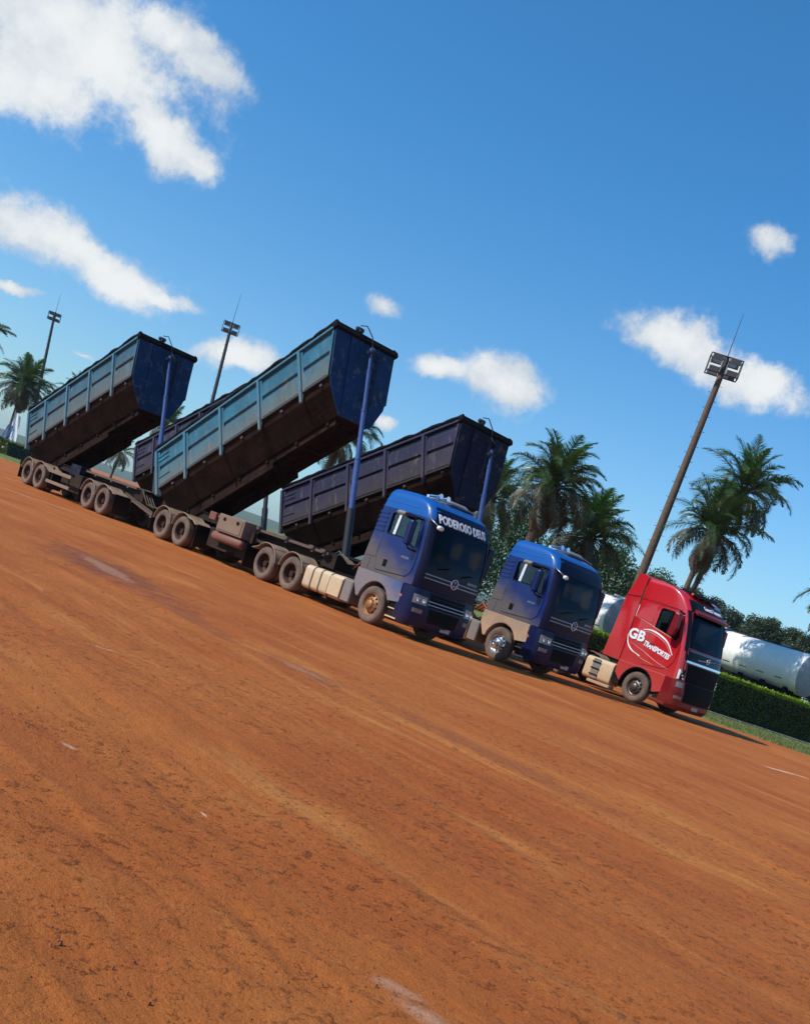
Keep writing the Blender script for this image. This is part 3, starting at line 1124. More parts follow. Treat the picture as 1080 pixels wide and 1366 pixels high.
def trailer1(label, x0, lat, theta, O, Lb, ribs, mats, cyl, group):
    """front trailer of a pair; x measured from the tractor's steer axle. tandem at -11.27"""
    XT = -11.27
    t = thing('tipper_trailer', label, 'tipper trailer', row(x0 + XT, lat), ROWROT, group)

    def X(x):
        return x - XT
    mb = MB()
    for y in (-.46, .46):
        beam(mb, X(-13.6), X(-2.9), y, 1.14, 1.42)
    for x in np.arange(-13.5, -3.0, 1.15):
        mb.box(X(x) - .05, X(x) + .05, -.46, .46, 1.2, 1.36)
    mb.box(X(-3.5), X(-2.85), -.55, .55, 1.05, 1.5)
    mb.build('chassis', 'chassis_steel', t)
    mb = MB()
    mb.box(X(-8.3), X(-3.1), -.72, -.60, 1.40, 1.48)
    mb.box(X(-8.3), X(-3.1), .60, .72, 1.40, 1.48)
    for x in (-8.2, -6.9, -5.3, -3.9, -3.3):
        mb.box(X(x) - .06, X(x) + .06, -.72, .72, 1.34, 1.42)
        mb.box(X(x) - .10, X(x) + .12, -.80, -.56, 1.44, 1.53)
    mb.build('deck_rail', 'deck_steel', t)
    # suspension and axles
    for ax in (-10.6, -11.93):
        mb = MB()
        mb.tube([(X(ax), -1.0, .52), (X(ax), 1.0, .52)], .075, 10)
        for s in (-1, 1):
            mb.box(X(ax) - .5, X(ax) + .5, s * .5 - .05, s * .5 + .05, .62, .72)
            mb.box(X(ax) - .12, X(ax) + .12, s * .5 - .09, s * .5 + .09, .5, 1.15)
        mb.build('axle', 'chassis_steel', t)
    for ax in (-10.6, -11.93):
        for s in (-1, 1):
            wheel(t, X(ax), s)
    for s in (-1, 1):
        mudguard(t, X(-11.93), s)
        mudguard(t, X(-10.6), s, long_front=.55)
    # toolbox, air tank, landing leg
    mb = MB().box(X(-8.50), X(-6.95), -1.24, -.62, .98, 1.56)
    o = mb.build('toolbox', 'toolbox_paint', t, bevel=.02)
    MB().box(X(-8.40), X(-7.05), -1.262, -1.24, 1.04, 1.50).build('lid', 'toolbox_paint', o, bevel=.008)
    for x in (-8.15, -7.35):
        MB().box(X(x), X(x) + .13, -1.285, -1.262, 1.36, 1.46).build('latch', 'black_plastic', o, bevel=.004)
    MB().tube([(X(-8.75), -1.05, .80), (X(-8.68), -1.05, .80), (X(-7.0), -1.05, .80), (X(-6.93), -1.05, .80)], [.10, .165, .165, .10], 16).build('air_tank', 'airtank_paint', t, smooth=50)
    MB().box(X(-8.62), X(-7.6), -1.18, -.8, .40, .46).build('side_guard', 'chassis_steel', t)
    mb = MB().box(X(-9.25), X(-8.85), -1.15, -.85, 1.25, 1.52)
    mb.tube([(X(-9.3), -1.0, 1.42), (X(-8.7), -1.0, 1.42)], .07, 10)
    mb.build('valve_block', 'airtank_paint', t, bevel=.02)
    for s in (-1, 1):
        mb = MB()
        mb.box(X(-6.75), X(-6.6), s * .95 - .06, s * .95 + .06, .35, 1.3)
        mb.box(X(-6.82), X(-6.53), s * .95 - .12, s * .95 + .12, .31, .35)
        mb.build('landing_leg', 'chassis_steel', t)
    for s in (-1, 1):
        for xx in (-6.50, -9.62, -12.72):
            MB().box(X(xx), X(xx) + .03, s * .92 - .32, s * .92 + .32, .20, .95).build('mud_flap', 'black_plastic', t)
    MB().box(X(-9.4), X(-7.1), -.85, .85, .36, 1.02).build('underbody_shade_box', 'chassis_steel', t, bevel=.03)  # dark box added to deepen the shade under the trailer
    MB().box(X(-12.6), X(-9.7), -.30, .30, .42, 1.05).build('axle_shade_box', 'chassis_steel', t, bevel=.03)  # another added dark block, closes the bright gap between the wheels
    b = tipping_body(t, X(O[0]), O[1], theta, Lb, ribs, *mats)
    hoist(t, (X(cyl[0][0]), 0, cyl[0][1]), (X(cyl[1][0]), 0, cyl[1][1]))
    # air and brake hoses at the foot of the hoist
    for k in range(4):
        MB().tube([(X(-3.3), -.3 + k * .12, 1.5), (X(-2.9), -.5 + k * .16, 1.62 - k * .05), (X(-2.5), -.35 + k * .1, 1.35), (X(-2.2), -.3 + k * .1, 1.4)], .022, 6).build('hose', 'deck_steel', t, smooth=True)
    # coupling at the tail for the next trailer
    mb = MB()
    for y in (-.32, .32):
        beam(mb, X(-14.6), X(-13.2), y, .55, .75)
        mb.box(X(-13.5), X(-13.3), y - .07, y + .07, .7, 1.2)
    mb.box(X(-14.7), X(-14.4), -.4, .4, .52, .8)
    mb.build('drawbar_hitch', 'chassis_steel', t)
    return t


def trailer2(label, x0, lat, theta, O, Lb, ribs, mats, cyl, group, hm='hoist_blue'):
    """rear trailer: front tandem on a drawbar dolly at -17.3, rear tandem at -23.3"""
    XT = -23.3
    t = thing('tipper_trailer', label, 'tipper trailer', row(x0 + XT, lat), ROWROT, group)

    def X(x):
        return x - XT
    mb = MB()
    for y in (-.46, .46):
        beam(mb, X(-25.0), X(-15.0), y, 1.10, 1.36)
    for x in np.arange(-24.8, -15.2, 1.15):
        mb.box(X(x) - .05, X(x) + .05, -.46, .46, 1.15, 1.30)
    mb.box(X(-15.6), X(-14.9), -.55, .55, 1.0, 1.42)
    mb.build('chassis', 'chassis_steel', t)
    mb = MB()
    for s in (-1, 1):
        mb.box(X(-20.2), X(-15.3), s * .66 - .05, s * .66 + .05, 1.36, 1.44)
    for x in (-20.1, -18.8, -17.4, -16.0):
        mb.box(X(x) - .06, X(x) + .06, -.72, .72, 1.30, 1.37)
    mb.build('deck_rail', 'deck_steel', t)
    mb = MB()
    for y in (-.55, .0, .55):       # sloping drawbar of the dolly
        beam(mb, X(-16.3), X(-13.6), y, .98, 1.12, flange=.10, z0b=.56, z1b=.70)
    mb.box(X(-14.0), X(-13.6), -.6, .6, .54, .72)
    for k in range(3):
        mb.box(X(-15.6 + k * .7), X(-15.55 + k * .7), -.6, .6, .84 - k * .11, .90 - k * .11)
    mb.build('drawbar', 'deck_steel', t)
    for ax in (-16.71, -17.95, -22.7, -23.93):
        mb = MB()
        mb.tube([(X(ax), -1.0, .52), (X(ax), 1.0, .52)], .075, 10)
        for s in (-1, 1):
            mb.box(X(ax) - .5, X(ax) + .5, s * .5 - .05, s * .5 + .05, .62, .72)
            mb.box(X(ax) - .12, X(ax) + .12, s * .5 - .09, s * .5 + .09, .5, 1.12)
        mb.build('axle', 'chassis_steel', t)
    for ax in (-16.71, -17.95, -22.7, -23.93):
        for s in (-1, 1):
            wheel(t, X(ax), s)
    for s in (-1, 1):
        mudguard(t, X(-17.95), s)
        mudguard(t, X(-16.71), s, long_front=.5)
        mudguard(t, X(-23.93), s)
        mudguard(t, X(-22.7), s, long_front=.45)
        g = MB().box(X(-21.9), X(-19.7), s * 1.22 - .03, s * 1.22 + .03, .86, 1.0).build('side_guard', 'toolbox_paint', t, bevel=.01)
        MB().box(X(-21.9), X(-19.65), s * 1.22 - .03, s * 1.22 + .03, .42, .55).build('guard_bar', 'toolbox_paint', g, bevel=.01)
        for x in (-21.6, -20.0):
            MB().box(X(x), X(x) + .06, s * 1.16 - .03, s * 1.16 + .02, .5, 1.1).build('guard_post', 'chassis_steel', g)
    MB().box(X(-19.6), X(-18.9), -1.15, -.65, .62, 1.15).build('toolbox', 'chassis_steel', t, bevel=.02)
    MB().box(X(-20.6), X(-19.7), -.95, -.5, 1.05, 1.5).build('fluid_box', 'navy_front', t, bevel=.02)
    for s in (-1, 1):
        for xx in (-15.72, -18.75, -21.72, -24.75):
            MB().box(X(xx), X(xx) + .03, s * .92 - .32, s * .92 + .32, .20, .95).build('mud_flap', 'black_plastic', t)
    MB().box(X(-21.4), X(-19.0), -.85, .85, .36, 1.0).build('underbody_shade_box', 'chassis_steel', t, bevel=.03)  # added dark filler, keeps the space below the frame in shade
    for xa in (-18.5, -24.5):
        MB().box(X(xa), X(xa + 2.4), -.30, .30, .42, 1.05).build('axle_shade_box', 'chassis_steel', t, bevel=.03)  # added dark blocks along both tandems, darken the view underneath
    MB().box(X(-25.05), X(-25.0), -1.15, 1.15, .72, .95).build('rear_bumper', 'chassis_steel', t)
    tipping_body(t, X(O[0]), O[1], theta, Lb, ribs, *mats)
    hoist(t, (X(cyl[0][0]), 0, cyl[0][1]), (X(cyl[1][0]), 0, cyl[1][1]), hm, split=.22)
    for k in range(4):
        MB().tube([(X(-15.6 + k * .1), -.2, 1.45), (X(-15.0), -.6 + k * .1, 1.40), (X(-14.6), -.5 + k * .12, .95), (X(-14.2), -.2, .85)], .02, 6).build('hose', 'deck_steel', t, smooth=True)
    return t


BLUE_M = ('lightblue_body', 'blue_rib', 'blue_front')
GREY_M = ('greyblue_body', 'blue_rib', 'blue_front')
PURP_M = ('purple_body', 'purple_rib', 'navy_front')
GRP = 'raised tipper trailers behind the blue trucks'
B1 = trailer1('light blue tipper trailer, body raised highest, behind the blue truck lettered PODEROSO DEUS',
              0, 0, 32.0, (-12.80, 1.58), 9.6, [1.74, 3.80, 5.86, 7.90], BLUE_M, ((-3.2, 1.15), (-5.23, 7.79)), GRP)
B2 = trailer2('faded blue tipper trailer with raised body at the far left tail of the row',
              0, 0, 26.3, (-24.60, 1.61), 8.74, [1.52, 3.34, 5.14, 6.94], GREY_M, ((-15.2, 1.15), (-17.22, 6.61)), GRP)
P1 = trailer1('dark purple tipper trailer with raised body right behind the blue truck lettered PODEROSO DEUS',
              0, 5.23, 24.6, (-12.28, 1.75), 9.24, [1.74, 3.76, 5.70, 7.55], PURP_M, ((-2.95, 1.15), (-4.1, 6.45)), GRP)
P2 = trailer2('dark purple tipper trailer mostly hidden behind the raised light blue body, only its tail showing',
              0, 5.23, 25.4, (-24.55, 1.80), 8.5, [1.52, 3.34, 5.14, 6.94], PURP_M, ((-15.2, 1.15), (-17.3, 6.4)), GRP, 'hoist_dark')


# ------------------------------------------------------------------ cabs
class CabShape:
    """outline of a cab by height: rear x, front x at centre line, half width, corner radius, bulge"""
    def __init__(self, levels):
        self.L = levels           # (z, xr, xf, hw, r, bulge)

    def at(self, z):
        L = self.L
        if z <= L[0][0]:
            return L[0][1:]
        for a, b in zip(L, L[1:]):
            if z <= b[0]:
                f = (z - a[0]) / (b[0] - a[0])
                return tuple(a[i] + (b[i] - a[i]) * f for i in range(1, 6))
        return L[-1][1:]

    def outline(self, z, inset=0.0, n=8):
        xr, xf, hw, r, bulge = self.at(z)
        xr += inset
        xf -= inset
        hw -= inset
        r = max(r - inset * .5, .03)
        rr_ = .07
        pts = []
        # right side rear corner -> front, round front, back along the left
        for k in range(5):
            a = R(180 + 90 * k / 4)
            pts.append((xr + rr_ + rr_ * math.cos(a), -hw + rr_ + rr_ * math.sin(a)))
        for k in range(1, 6):
            pts.append((xr + rr_ + (xf - bulge - r - xr - rr_) * k / 6, -hw))
        for k in range(n + 1):
            a = R(-90 + 90 * k / n)
            x = xf - bulge - r + r * math.cos(a)
            y = -hw + r + r * math.sin(a)
            pts.append((x + bulge * self.bul(y, hw), y))
        m = 8
        for k in range(1, m):
            y = (-hw + r) + (2 * (hw - r)) * k / m
            pts.append((xf - bulge + bulge * self.bul(y, hw), y))
        half = len(pts)
        mir = [(p[0], -p[1]) for p in pts]
        # mirror: take left side in reverse order without the front repeats
        front_n = 5 + 5 + n + 1
        left = [(p[0], -p[1]) for p in pts[:front_n]][::-1]
        return pts + left

    def bul(self, y, hw):
        return max(0.0, 1 - (y / hw) ** 2)

    def front_x(self, y, z):
        xr, xf, hw, r, bulge = self.at(z)
        ay = min(abs(y), hw - .001)
        x = xf - bulge + bulge * self.bul(ay, hw)
        if ay > hw - r:
            d = ay - (hw - r)
            x -= r - math.sqrt(max(r * r - d * d, 0))
        return x

    def side_y(self, x, z):
        xr, xf, hw, r, bulge = self.at(z)
        xc = xf - bulge - r
        if x > xc:
            d = min(x - xc, r - .001)
            return hw - (r - math.sqrt(r * r - d * d))
        return hw

    def loft(self, zs, inset=0.0):
        mb = MB()
        rows_ = [self.outline(z, inset) for z in zs]
        n = len(rows_[0])
        vs = [(p[0], p[1], z) for ro, z in zip(rows_, zs) for p in ro]
        fs = []
        for i in range(len(zs) - 1):
            for k in range(n):
                j = (k + 1) % n
                fs.append((i * n + k, i * n + j, (i + 1) * n + j, (i + 1) * n + k))
        fs.append(tuple(range(n - 1, -1, -1)))
        fs.append(tuple(range((len(zs) - 1) * n, len(zs) * n)))
        mb.add(vs, fs)
        return mb

    def front_patch(self, corners, off=.004, nu=16, nv=6, thick=.012):
        """corners bl, br, tr, tl in (y, z)"""
        bl, br, tr, tl = [Vector((c[0], c[1])) for c in corners]
        mb = MB()
        vs = []
        for dd in (off, off - thick):
            for j in range(nv + 1):
                for i in range(nu + 1):
                    u, v = i / nu, j / nv
                    p = (bl * (1 - u) + br * u) * (1 - v) + (tl * (1 - u) + tr * u) * v
                    vs.append((self.front_x(p.x, p.y) + dd, p.x, p.y))
        n1 = nu + 1
        tot = n1 * (nv + 1)
        fs = []
        for j in range(nv):
            for i in range(nu):
                a = j * n1 + i
                fs.append((a, a + 1, a + n1 + 1, a + n1))
                fs.append((a + tot, a + n1 + tot, a + n1 + 1 + tot, a + 1 + tot))
        rim = [j * n1 for j in range(nv + 1)]
        rim2 = [j * n1 + nu for j in range(nv + 1)]
        b = list(range(nu + 1))
        tp = [nv * n1 + i for i in range(nu + 1)]
        for line in (rim, rim2, b, tp):
            for a, c in zip(line, line[1:]):
                fs.append((a, c, c + tot, a + tot))
        mb.add(vs, fs)
        return mb

    def side_patch(self, poly, s, off=.004, thick=.012, hole=None):
        """polygon in (x, z) on the side s; optional hole with the same number of points"""
        mb = MB()
        n = len(poly)

        def P(p, d):
            return (p[0], s * (self.side_y(p[0], p[1]) + d), p[1])
        if hole is None:
            vs = [P(p, off) for p in poly] + [P(p, off - thick) for p in poly]
            fs = [tuple(range(n)), tuple(range(2 * n - 1, n - 1, -1))]
            for i in range(n):
                j = (i + 1) % n
                fs.append((i, j, j + n, i + n))
        else:
            vs = [P(p, off) for p in poly] + [P(p, off) for p in hole] + [P(p, off - thick) for p in poly] + [P(p, off - thick) for p in hole]
            fs = []
            for i in range(n):
                j = (i + 1) % n
                fs.append((i, j, j + n, i + n))
                fs.append((i, j, j + 2 * n, i + 2 * n))
                fs.append((i + n, j + n, j + 3 * n, i + 3 * n))
        mb.add(vs, fs)
        return mb


def densify(poly, step=.12):
    out = []
    for a, b in zip(poly, poly[1:] + poly[:1]):
        n = max(1, int(math.dist(a, b) / step))
        for k in range(n):
            out.append((a[0] + (b[0] - a[0]) * k / n, a[1] + (b[1] - a[1]) * k / n))
    return out


def ring(pts, n, cx, cz, grow=0.0):
    """resample a closed polygon to n points by angle, for door panels with a window hole"""
    res = []
    for k in range(n):
        a = 2 * math.pi * k / n
        d = Vector((math.cos(a), math.sin(a)))
        best = None
        for p, q in zip(pts, pts[1:] + pts[:1]):
            p2, q2 = Vector((p[0] - cx, p[1] - cz)), Vector((q[0] - cx, q[1] - cz))
            e = q2 - p2
            den = d.x * e.y - d.y * e.x
            if abs(den) < 1e-9:
                continue
            t = (p2.x * e.y - p2.y * e.x) / den
            s = (p2.x * d.y - p2.y * d.x) / den
            if t > 0 and -1e-6 <= s <= 1 + 1e-6:
                best = t if best is None else max(best, t)
        res.append((cx + d.x * best, cz + d.y * best))
    return res


def cab_shell(shape, zs, zin, windscreen, sidewin, arch=None, name='cab', m='blue_paint', parent=None, front=None):
    outer = shape.loft(zs).mesh('outer', m, None)
    inner = shape.loft(zin, .055).mesh('inner', m)
    inner.materials.append(MATS['interior'])
    for p in inner.polygons:
        p.material_index = 1
    outer.materials.append(MATS['interior'])
    cut = [inner]
    wb = MB().prism(windscreen, .55, 2.2, 'x').mesh('wcut', None)
    cut.append(wb)
    cut.append(MB().prism(sidewin, -2, 2, 'y').mesh('scut', None))
    if arch:
        cut.append(MB().tube([(arch[0], -2, arch[1]), (arch[0], 2, arch[1])], arch[2], 32).mesh('acut', None))
    me = boolean(outer, cut)
    idx = [p.material_index for p in me.polygons]
    me.materials.clear()
    me.materials.append(MATS[m])
    me.materials.append(MATS['interior'])
    for p, i in zip(me.polygons, idx):
        p.use_smooth = True
        p.material_index = 1 if i == 1 else 0
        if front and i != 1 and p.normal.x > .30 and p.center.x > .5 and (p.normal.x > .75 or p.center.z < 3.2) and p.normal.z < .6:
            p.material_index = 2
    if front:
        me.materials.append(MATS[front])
    me.set_sharp_from_angle(angle=R(28))
    return place(name, me, parent)


def interior(root, x_rear, x_dash, z0, wheel_y=.62, curtain=None):
    mb = MB()
    mb.box(x_dash - .45, x_dash, -1.12, 1.12, z0 - .35, z0 - .02)
    mb.box(x_dash - .75, x_dash - .45, wheel_y - .35, wheel_y + .35, z0 - .30, z0 + .02)
    mb.box(x_rear, x_rear + .75, -1.1, 1.1, z0 - .55, z0 - .15)
    d = mb.build('dashboard', 'interior', root, bevel=.03)
    for y in (-.62, .62):
        s = MB()
        s.box(x_dash - 1.50, x_dash - 1.02, y - .26, y + .26, z0 - .55, z0 - .30)
        s.box(x_dash - 1.60, x_dash - 1.45, y - .25, y + .25, z0 - .30, z0 + .38)
        s.box(x_dash - 1.60, x_dash - 1.48, y - .14, y + .14, z0 + .40, z0 + .60)
        s.build('seat', 'seat_fabric', root, bevel=.05, segs=2)
    pts = []
    c = Vector((x_dash - .82, wheel_y, z0 + .10))
    for k in range(17):
        a = 2 * math.pi * k / 16
        pts.append(c + Vector((math.sin(a) * .12, math.cos(a) * .24, math.sin(a) * .20)))
    mb = MB().tube(pts, .016, 6)
    mb.tube([c, c + Vector((.25, 0, -.18))], .03, 6)
    mb.tube([pts[0], pts[8]], .014, 5)
    mb.build('steering_wheel', 'interior', root, smooth=True)


def ring_emblem(pt, r, m, parent, name='badge'):
    """circle with a V over a W, standing on the surface facing +x"""
    x, y, z = pt
    mb = MB()
    pts = [(x, y + r * math.cos(a), z + r * math.sin(a)) for a in [2 * math.pi * k / 24 for k in range(25)]]
    mb.tube(pts, .012, 6)

    def seg(a, b):
        mb.tube([(x, y + a[0] * r, z + a[1] * r), (x, y + b[0] * r, z + b[1] * r)], .010, 5)
    seg((-.42, .85), (0, .12))
    seg((0, .12), (.42, .85))
    seg((-.82, .45), (-.40, -.85))
    seg((-.40, -.85), (0, -.02))
    seg((0, -.02), (.40, -.85))
    seg((.40, -.85), (.82, .45))
    return mb.build(name, m, parent, smooth=True)


def mirror_arm(root, shape):
    """mirrors of the right hand side: pillar mirrors on a bracket and the white-backed front mirror"""
    mb = MB()
    mb.box(.86, 1.02, -1.62, -1.42, 2.35, 3.02)
    o = mb.build('door_mirror', 'mirror_paint', root, bevel=.05, segs=2)
    MB().box(.845, .86, -1.60, -1.44, 2.40, 2.97).build('mirror_glass', 'black_gloss', o)
    mb = MB()
    mb.tube([(.98, -1.22, 3.12), (.97, -1.50, 3.10), (.95, -1.52, 3.0)], .022, 8)
    mb.tube([(1.04, -1.20, 2.25), (.98, -1.46, 2.28), (.95, -1.52, 2.36)], .022, 8)
    mb.build('mirror_bracket', 'black_plastic', o, smooth=True)
    mb = MB().box(.10, .45, -1.48, -1.30, 3.08, 3.20)
    mb.build('kerb_mirror', 'grey_plastic', root, bevel=.05, segs=2)
    MB().tube([(.45, -1.40, 3.16), (.85, -1.42, 3.14), (.96, -1.30, 3.13)], .02, 8).build('mirror_bracket', 'black_plastic', root, smooth=True)
    MB().tube([(1.05, -1.18, 3.30), (1.35, -1.30, 3.18), (1.68, -1.30, 3.05)], .022, 8).build('mirror_arm', 'silver_trim', root, smooth=True)
    mb = MB()
    mb.lathe([(0, -.13), (.035, -.125), (.058, -.10), (.065, 0), (.058, .10), (.035, .125), (0, .13)], 14)
    mb.build('front_mirror', 'white_plastic', root, smooth=True, loc=(1.72, -1.26, 3.02), rot=(0, 0, R(20)))
    # left side pair (mirror image)
    mb = MB().box(.95, 1.12, 1.40, 1.64, 2.2, 3.05)
    mb.build('door_mirror', 'navy_paint', root, bevel=.05, segs=2)
    MB().tube([(.98, 1.22, 3.12), (.97, 1.50, 3.10)], .022, 8).build('mirror_bracket', 'black_plastic', root, smooth=True)


def rear_chassis(root, drive, x_end, tank=True, tankx=(-3.3, -.95)):
    mb = MB()
    for y in (-.40, .40):
        beam(mb, x_end, 1.0, y, .78, 1.04, flange=.09)
    for x in np.arange(x_end + .1, .9, .9):
        mb.box(x - .04, x + .04, -.4, .4, .84, .98)
    mb.box(-1.9, -.9, -.35, .35, .35, 1.1)
    mb.box(drive[-1] - .6, drive[0] + .6, -.28, .28, .40, .9)
    mb.box(-.9, .6, -.40, .40, .45, 1.0)
    mb.build('chassis', 'chassis_steel', root)
    mb = MB()
    mb.prism([(x_end + 1.1, 1.06), (drive[-1] - .25, 1.12), (drive[0] + .45, 1.20), (drive[0] + .45, 1.27), (drive[-1] - .25, 1.22), (x_end + 1.1, 1.10)], -.45, .45)
    mb.build('fifth_wheel', 'chassis_steel', root, bevel=.01)
    for ax in drive:
        mb = MB()
        mb.tube([(ax, -1.0, .52), (ax, 1.0, .52)], .09, 10)
        mb.lathe([(0, -.25), (.2, -.2), (.24, 0), (.2, .2), (0, .25)], 14, (ax, 0, .52))
        mb.build('axle', 'chassis_steel', root, smooth=40)
    for ax in drive:
        for s in (-1, 1):
            wheel(root, ax, s)
    for i, ax in enumerate(drive):
        for s in (-1, 1):
            mudguard(root, ax, s, long_rear=(.25 if i == len(drive) - 1 else 0))


def fuel_tank(root, x0, x1, straps, m, z0=.26, z1=.98, y=-1.24, depth=.62, rear_box=None):
    """rounded D section tank lying along x"""
    r = .14

    def prof(inf=0.0):
        pr = []
        for cx, cz, a0 in ((y + r, z0 + r, 180), (y + depth - r, z0 + r, 270), (y + depth - r, z1 - r, 0), (y + r, z1 - r, 90)):
            for k in range(5):
                a = R(a0 + 90 * k / 4)
                pr.append((cx + (r + inf) * math.cos(a), cz + (r + inf) * math.sin(a)))
        return pr
    t = MB().prism(prof(), x0, x1, 'x').build('fuel_tank', m, root, bevel=.012, smooth=35)
    for x in straps:
        MB().prism(prof(.012), x - .03, x + .03, 'x').build('strap', 'strap_dark', t, smooth=35)
    return t


# ---- the blue cab-over tractor
def make_blue_truck():
    root = thing('truck_tractor', '', 'truck', (0, 0, 0), 0, None)
    sh = CabShape([(1.12, -.95, 1.58, 1.245, .24, .12), (1.7, -.93, 1.60, 1.25, .24, .12), (2.2, -.88, 1.58, 1.25, .23, .12), (2.9, -.82, 1.47, 1.24, .23, .12),
                   (3.2, -.79, 1.40, 1.225, .23, .12), (3.45, -.75, 1.27, 1.20, .25, .12), (3.60, -.73, 1.10, 1.17, .27, .10), (3.70, -.71, .84, 1.11, .28, .08),
                   (3.76, -.68, .60, 1.03, .28, .07), (3.79, -.62, .30, .90, .26, .05)])
    ws = [(-1.05, 2.02), (1.05, 2.02), (1.06, 2.6), (1.03, 3.12), (-1.03, 3.12), (-1.06, 2.6)]
    sw = [(-.24, 2.52), (.50, 2.52), (.62, 2.42), (.95, 2.34), (1.02, 2.42), (.93, 3.08), (.86, 3.12), (-.20, 3.12), (-.26, 3.06)]
    zs = [1.40, 1.6, 1.9, 2.2, 2.55, 2.9, 3.2, 3.45, 3.53, 3.60, 3.65, 3.70, 3.735, 3.76, 3.78, 3.79]
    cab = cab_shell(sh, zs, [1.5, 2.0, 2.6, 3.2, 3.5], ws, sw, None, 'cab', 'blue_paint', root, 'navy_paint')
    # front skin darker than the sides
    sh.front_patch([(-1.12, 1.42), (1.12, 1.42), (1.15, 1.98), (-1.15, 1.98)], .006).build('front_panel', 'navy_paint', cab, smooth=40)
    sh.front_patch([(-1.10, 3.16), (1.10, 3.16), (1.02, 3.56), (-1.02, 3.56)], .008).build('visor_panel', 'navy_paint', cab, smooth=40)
    for s in (-1, 1):
        a, b = (s * 1.08, s * 1.20)
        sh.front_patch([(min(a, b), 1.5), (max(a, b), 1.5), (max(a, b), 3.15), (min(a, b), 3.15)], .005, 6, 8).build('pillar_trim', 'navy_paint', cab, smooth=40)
    sh.front_patch([(-1.06, 2.0), (1.06, 2.0), (1.04, 3.14), (-1.04, 3.14)], -.018, 18, 8, .006).build('windscreen', 'windscreen_glass', cab, smooth=60)
    for s in (-1, 1):
        sh.side_patch(sw, s, -.02, .006).build('side_window', 'side_glass', cab)
    # pale divider strip of the door glass
    for s in (-1, 1):
        sh.side_patch([(-.03, 2.53), (.07, 2.53), (.10, 3.115), (.0, 3.115)], s, -.004, .012).build('window_divider', 'curtain_cloth', cab)
    # wipers, sun shade, rain gutter of the cab
    for y0 in (-.75, .15):
        MB().tube([(sh.front_x(y0, 1.98) + .02, y0, 1.98), (sh.front_x(y0 + .4, 2.12) + .03, y0 + .45, 2.12)], .012, 6).build('wiper', 'black_plastic', cab)
    # door with window hole
    door = [(-.32, 1.48), (1.12, 1.56), (1.20, 1.9), (1.20, 2.25), (1.02, 3.14), (.9, 3.20), (-.30, 3.20), (-.36, 3.1)]
    N = 40
    for s in (-1, 1):
        d = sh.side_patch(ring(door, N, .38, 2.75), s, .014, .022, hole=ring(sw, N, .38, 2.75)).build('door', 'blue_paint', cab, smooth=30)
        MB().tube([(q[0], s * (sh.side_y(q[0], q[1]) + .008), q[1]) for q in ring(door, N, .38, 2.75)] + [(ring(door, N, .38, 2.75)[0][0], s * (sh.side_y(ring(door, N, .38, 2.75)[0][0], ring(door, N, .38, 2.75)[0][1]) + .008), ring(door, N, .38, 2.75)[0][1])], .009, 4).build('door_seal', 'black_plastic', d)
        MB().tube([(q[0], s * (sh.side_y(q[0], q[1]) + .012), q[1]) for q in sw + sw[:1]], .014, 5).build('window_seal', 'black_plastic', d)
        MB().tube([(-.60, s * 1.252, 1.45), (-.55, s * 1.238, 2.3), (-.48, s * 1.225, 3.2)], .007, 4).build('panel_seam', 'black_plastic', cab)
        MB().box(-.02, .14, s * 1.262 - .012, s * 1.262 + .012, 1.62, 1.82).build('handle_recess', 'black_plastic', d, bevel=.01)
    for s in (-1, 1):
        sh.side_patch([(-.84, 1.78), (-.40, 1.80), (-.40, 2.22), (-.80, 2.20)], s, .012, .02).build('locker_flap', 'blue_paint', cab, bevel=.008)
        for k in range(5):      # pressed louvres behind the door
            z = 2.52 + k * .125
            sh.side_patch([(-.80, z), (-.42, z), (-.42, z + .055), (-.79, z + .055)], s, .022, .03).build('louvre', 'blue_paint', cab, bevel=.006)
        sh.side_patch([(-.74, 3.40), (.62, 3.40), (.62, 3.425), (-.74, 3.425)], s, .012, .02).build('roof_crease', 'bright_blue_highlight', cab, bevel=.006)
        MB().tube([(-.77, s * 1.225, 3.22), (1.02, s * 1.205, 3.22)], .014, 6).build('rain_gutter', 'blue_paint', cab)
        # small mirror-like emblem on the door
        text_obj('METEOR', .085, 'silver_trim', cab, 'door_lettering', offset=.003,
                 xf=Matrix(((s * -1 if s > 0 else 1, 0, 0, .78), (0, 0, s * 1.0, s * 1.266), (0, 1, 0, 2.02), (0, 0, 0, 1))), width=.30)
    # chrome lines and emblem across the nose
    for z, y0, y1 in ((1.80, -1.05, -.13), (1.80, .13, 1.05), (1.70, -1.05, -.11), (1.70, .11, 1.05)):
        sh.front_patch([(y0, z - .013), (y1, z - .013), (y1, z + .013), (y0, z + .013)], .024, 12, 1, .02).build('chrome_strip', 'silver_trim', cab, smooth=40)
    ring_emblem((sh.front_x(0, 1.76) + .03, 0, 1.76), .135, 'chrome', cab)
    text_obj('METEOR', .09, 'silver_trim', cab, 'nose_lettering', offset=.003, warp=lambda u, v, w_: Vector((sh.front_x(.72 + u, 1.90 + v) + .012 + w_, .72 + u, 1.90 + v)), width=.42)
    # bumper and lower front
    bs = CabShape([(.36, .95, 1.58, 1.21, .22, .11), (.50, .95, 1.65, 1.245, .25, .12), (1.0, .95, 1.66, 1.25, .25, .12), (1.40, .95, 1.62, 1.25, .25, .12)])
    mb = bs.loft([.36, .42, .5, .8, 1.1, 1.385])
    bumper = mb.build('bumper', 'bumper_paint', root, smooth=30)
    bs.front_patch([(-.62, .98), (.62, .98), (.70, 1.36), (-.70, 1.36)], .008, 12, 4).build('grille', 'black_plastic', bumper, smooth=40)
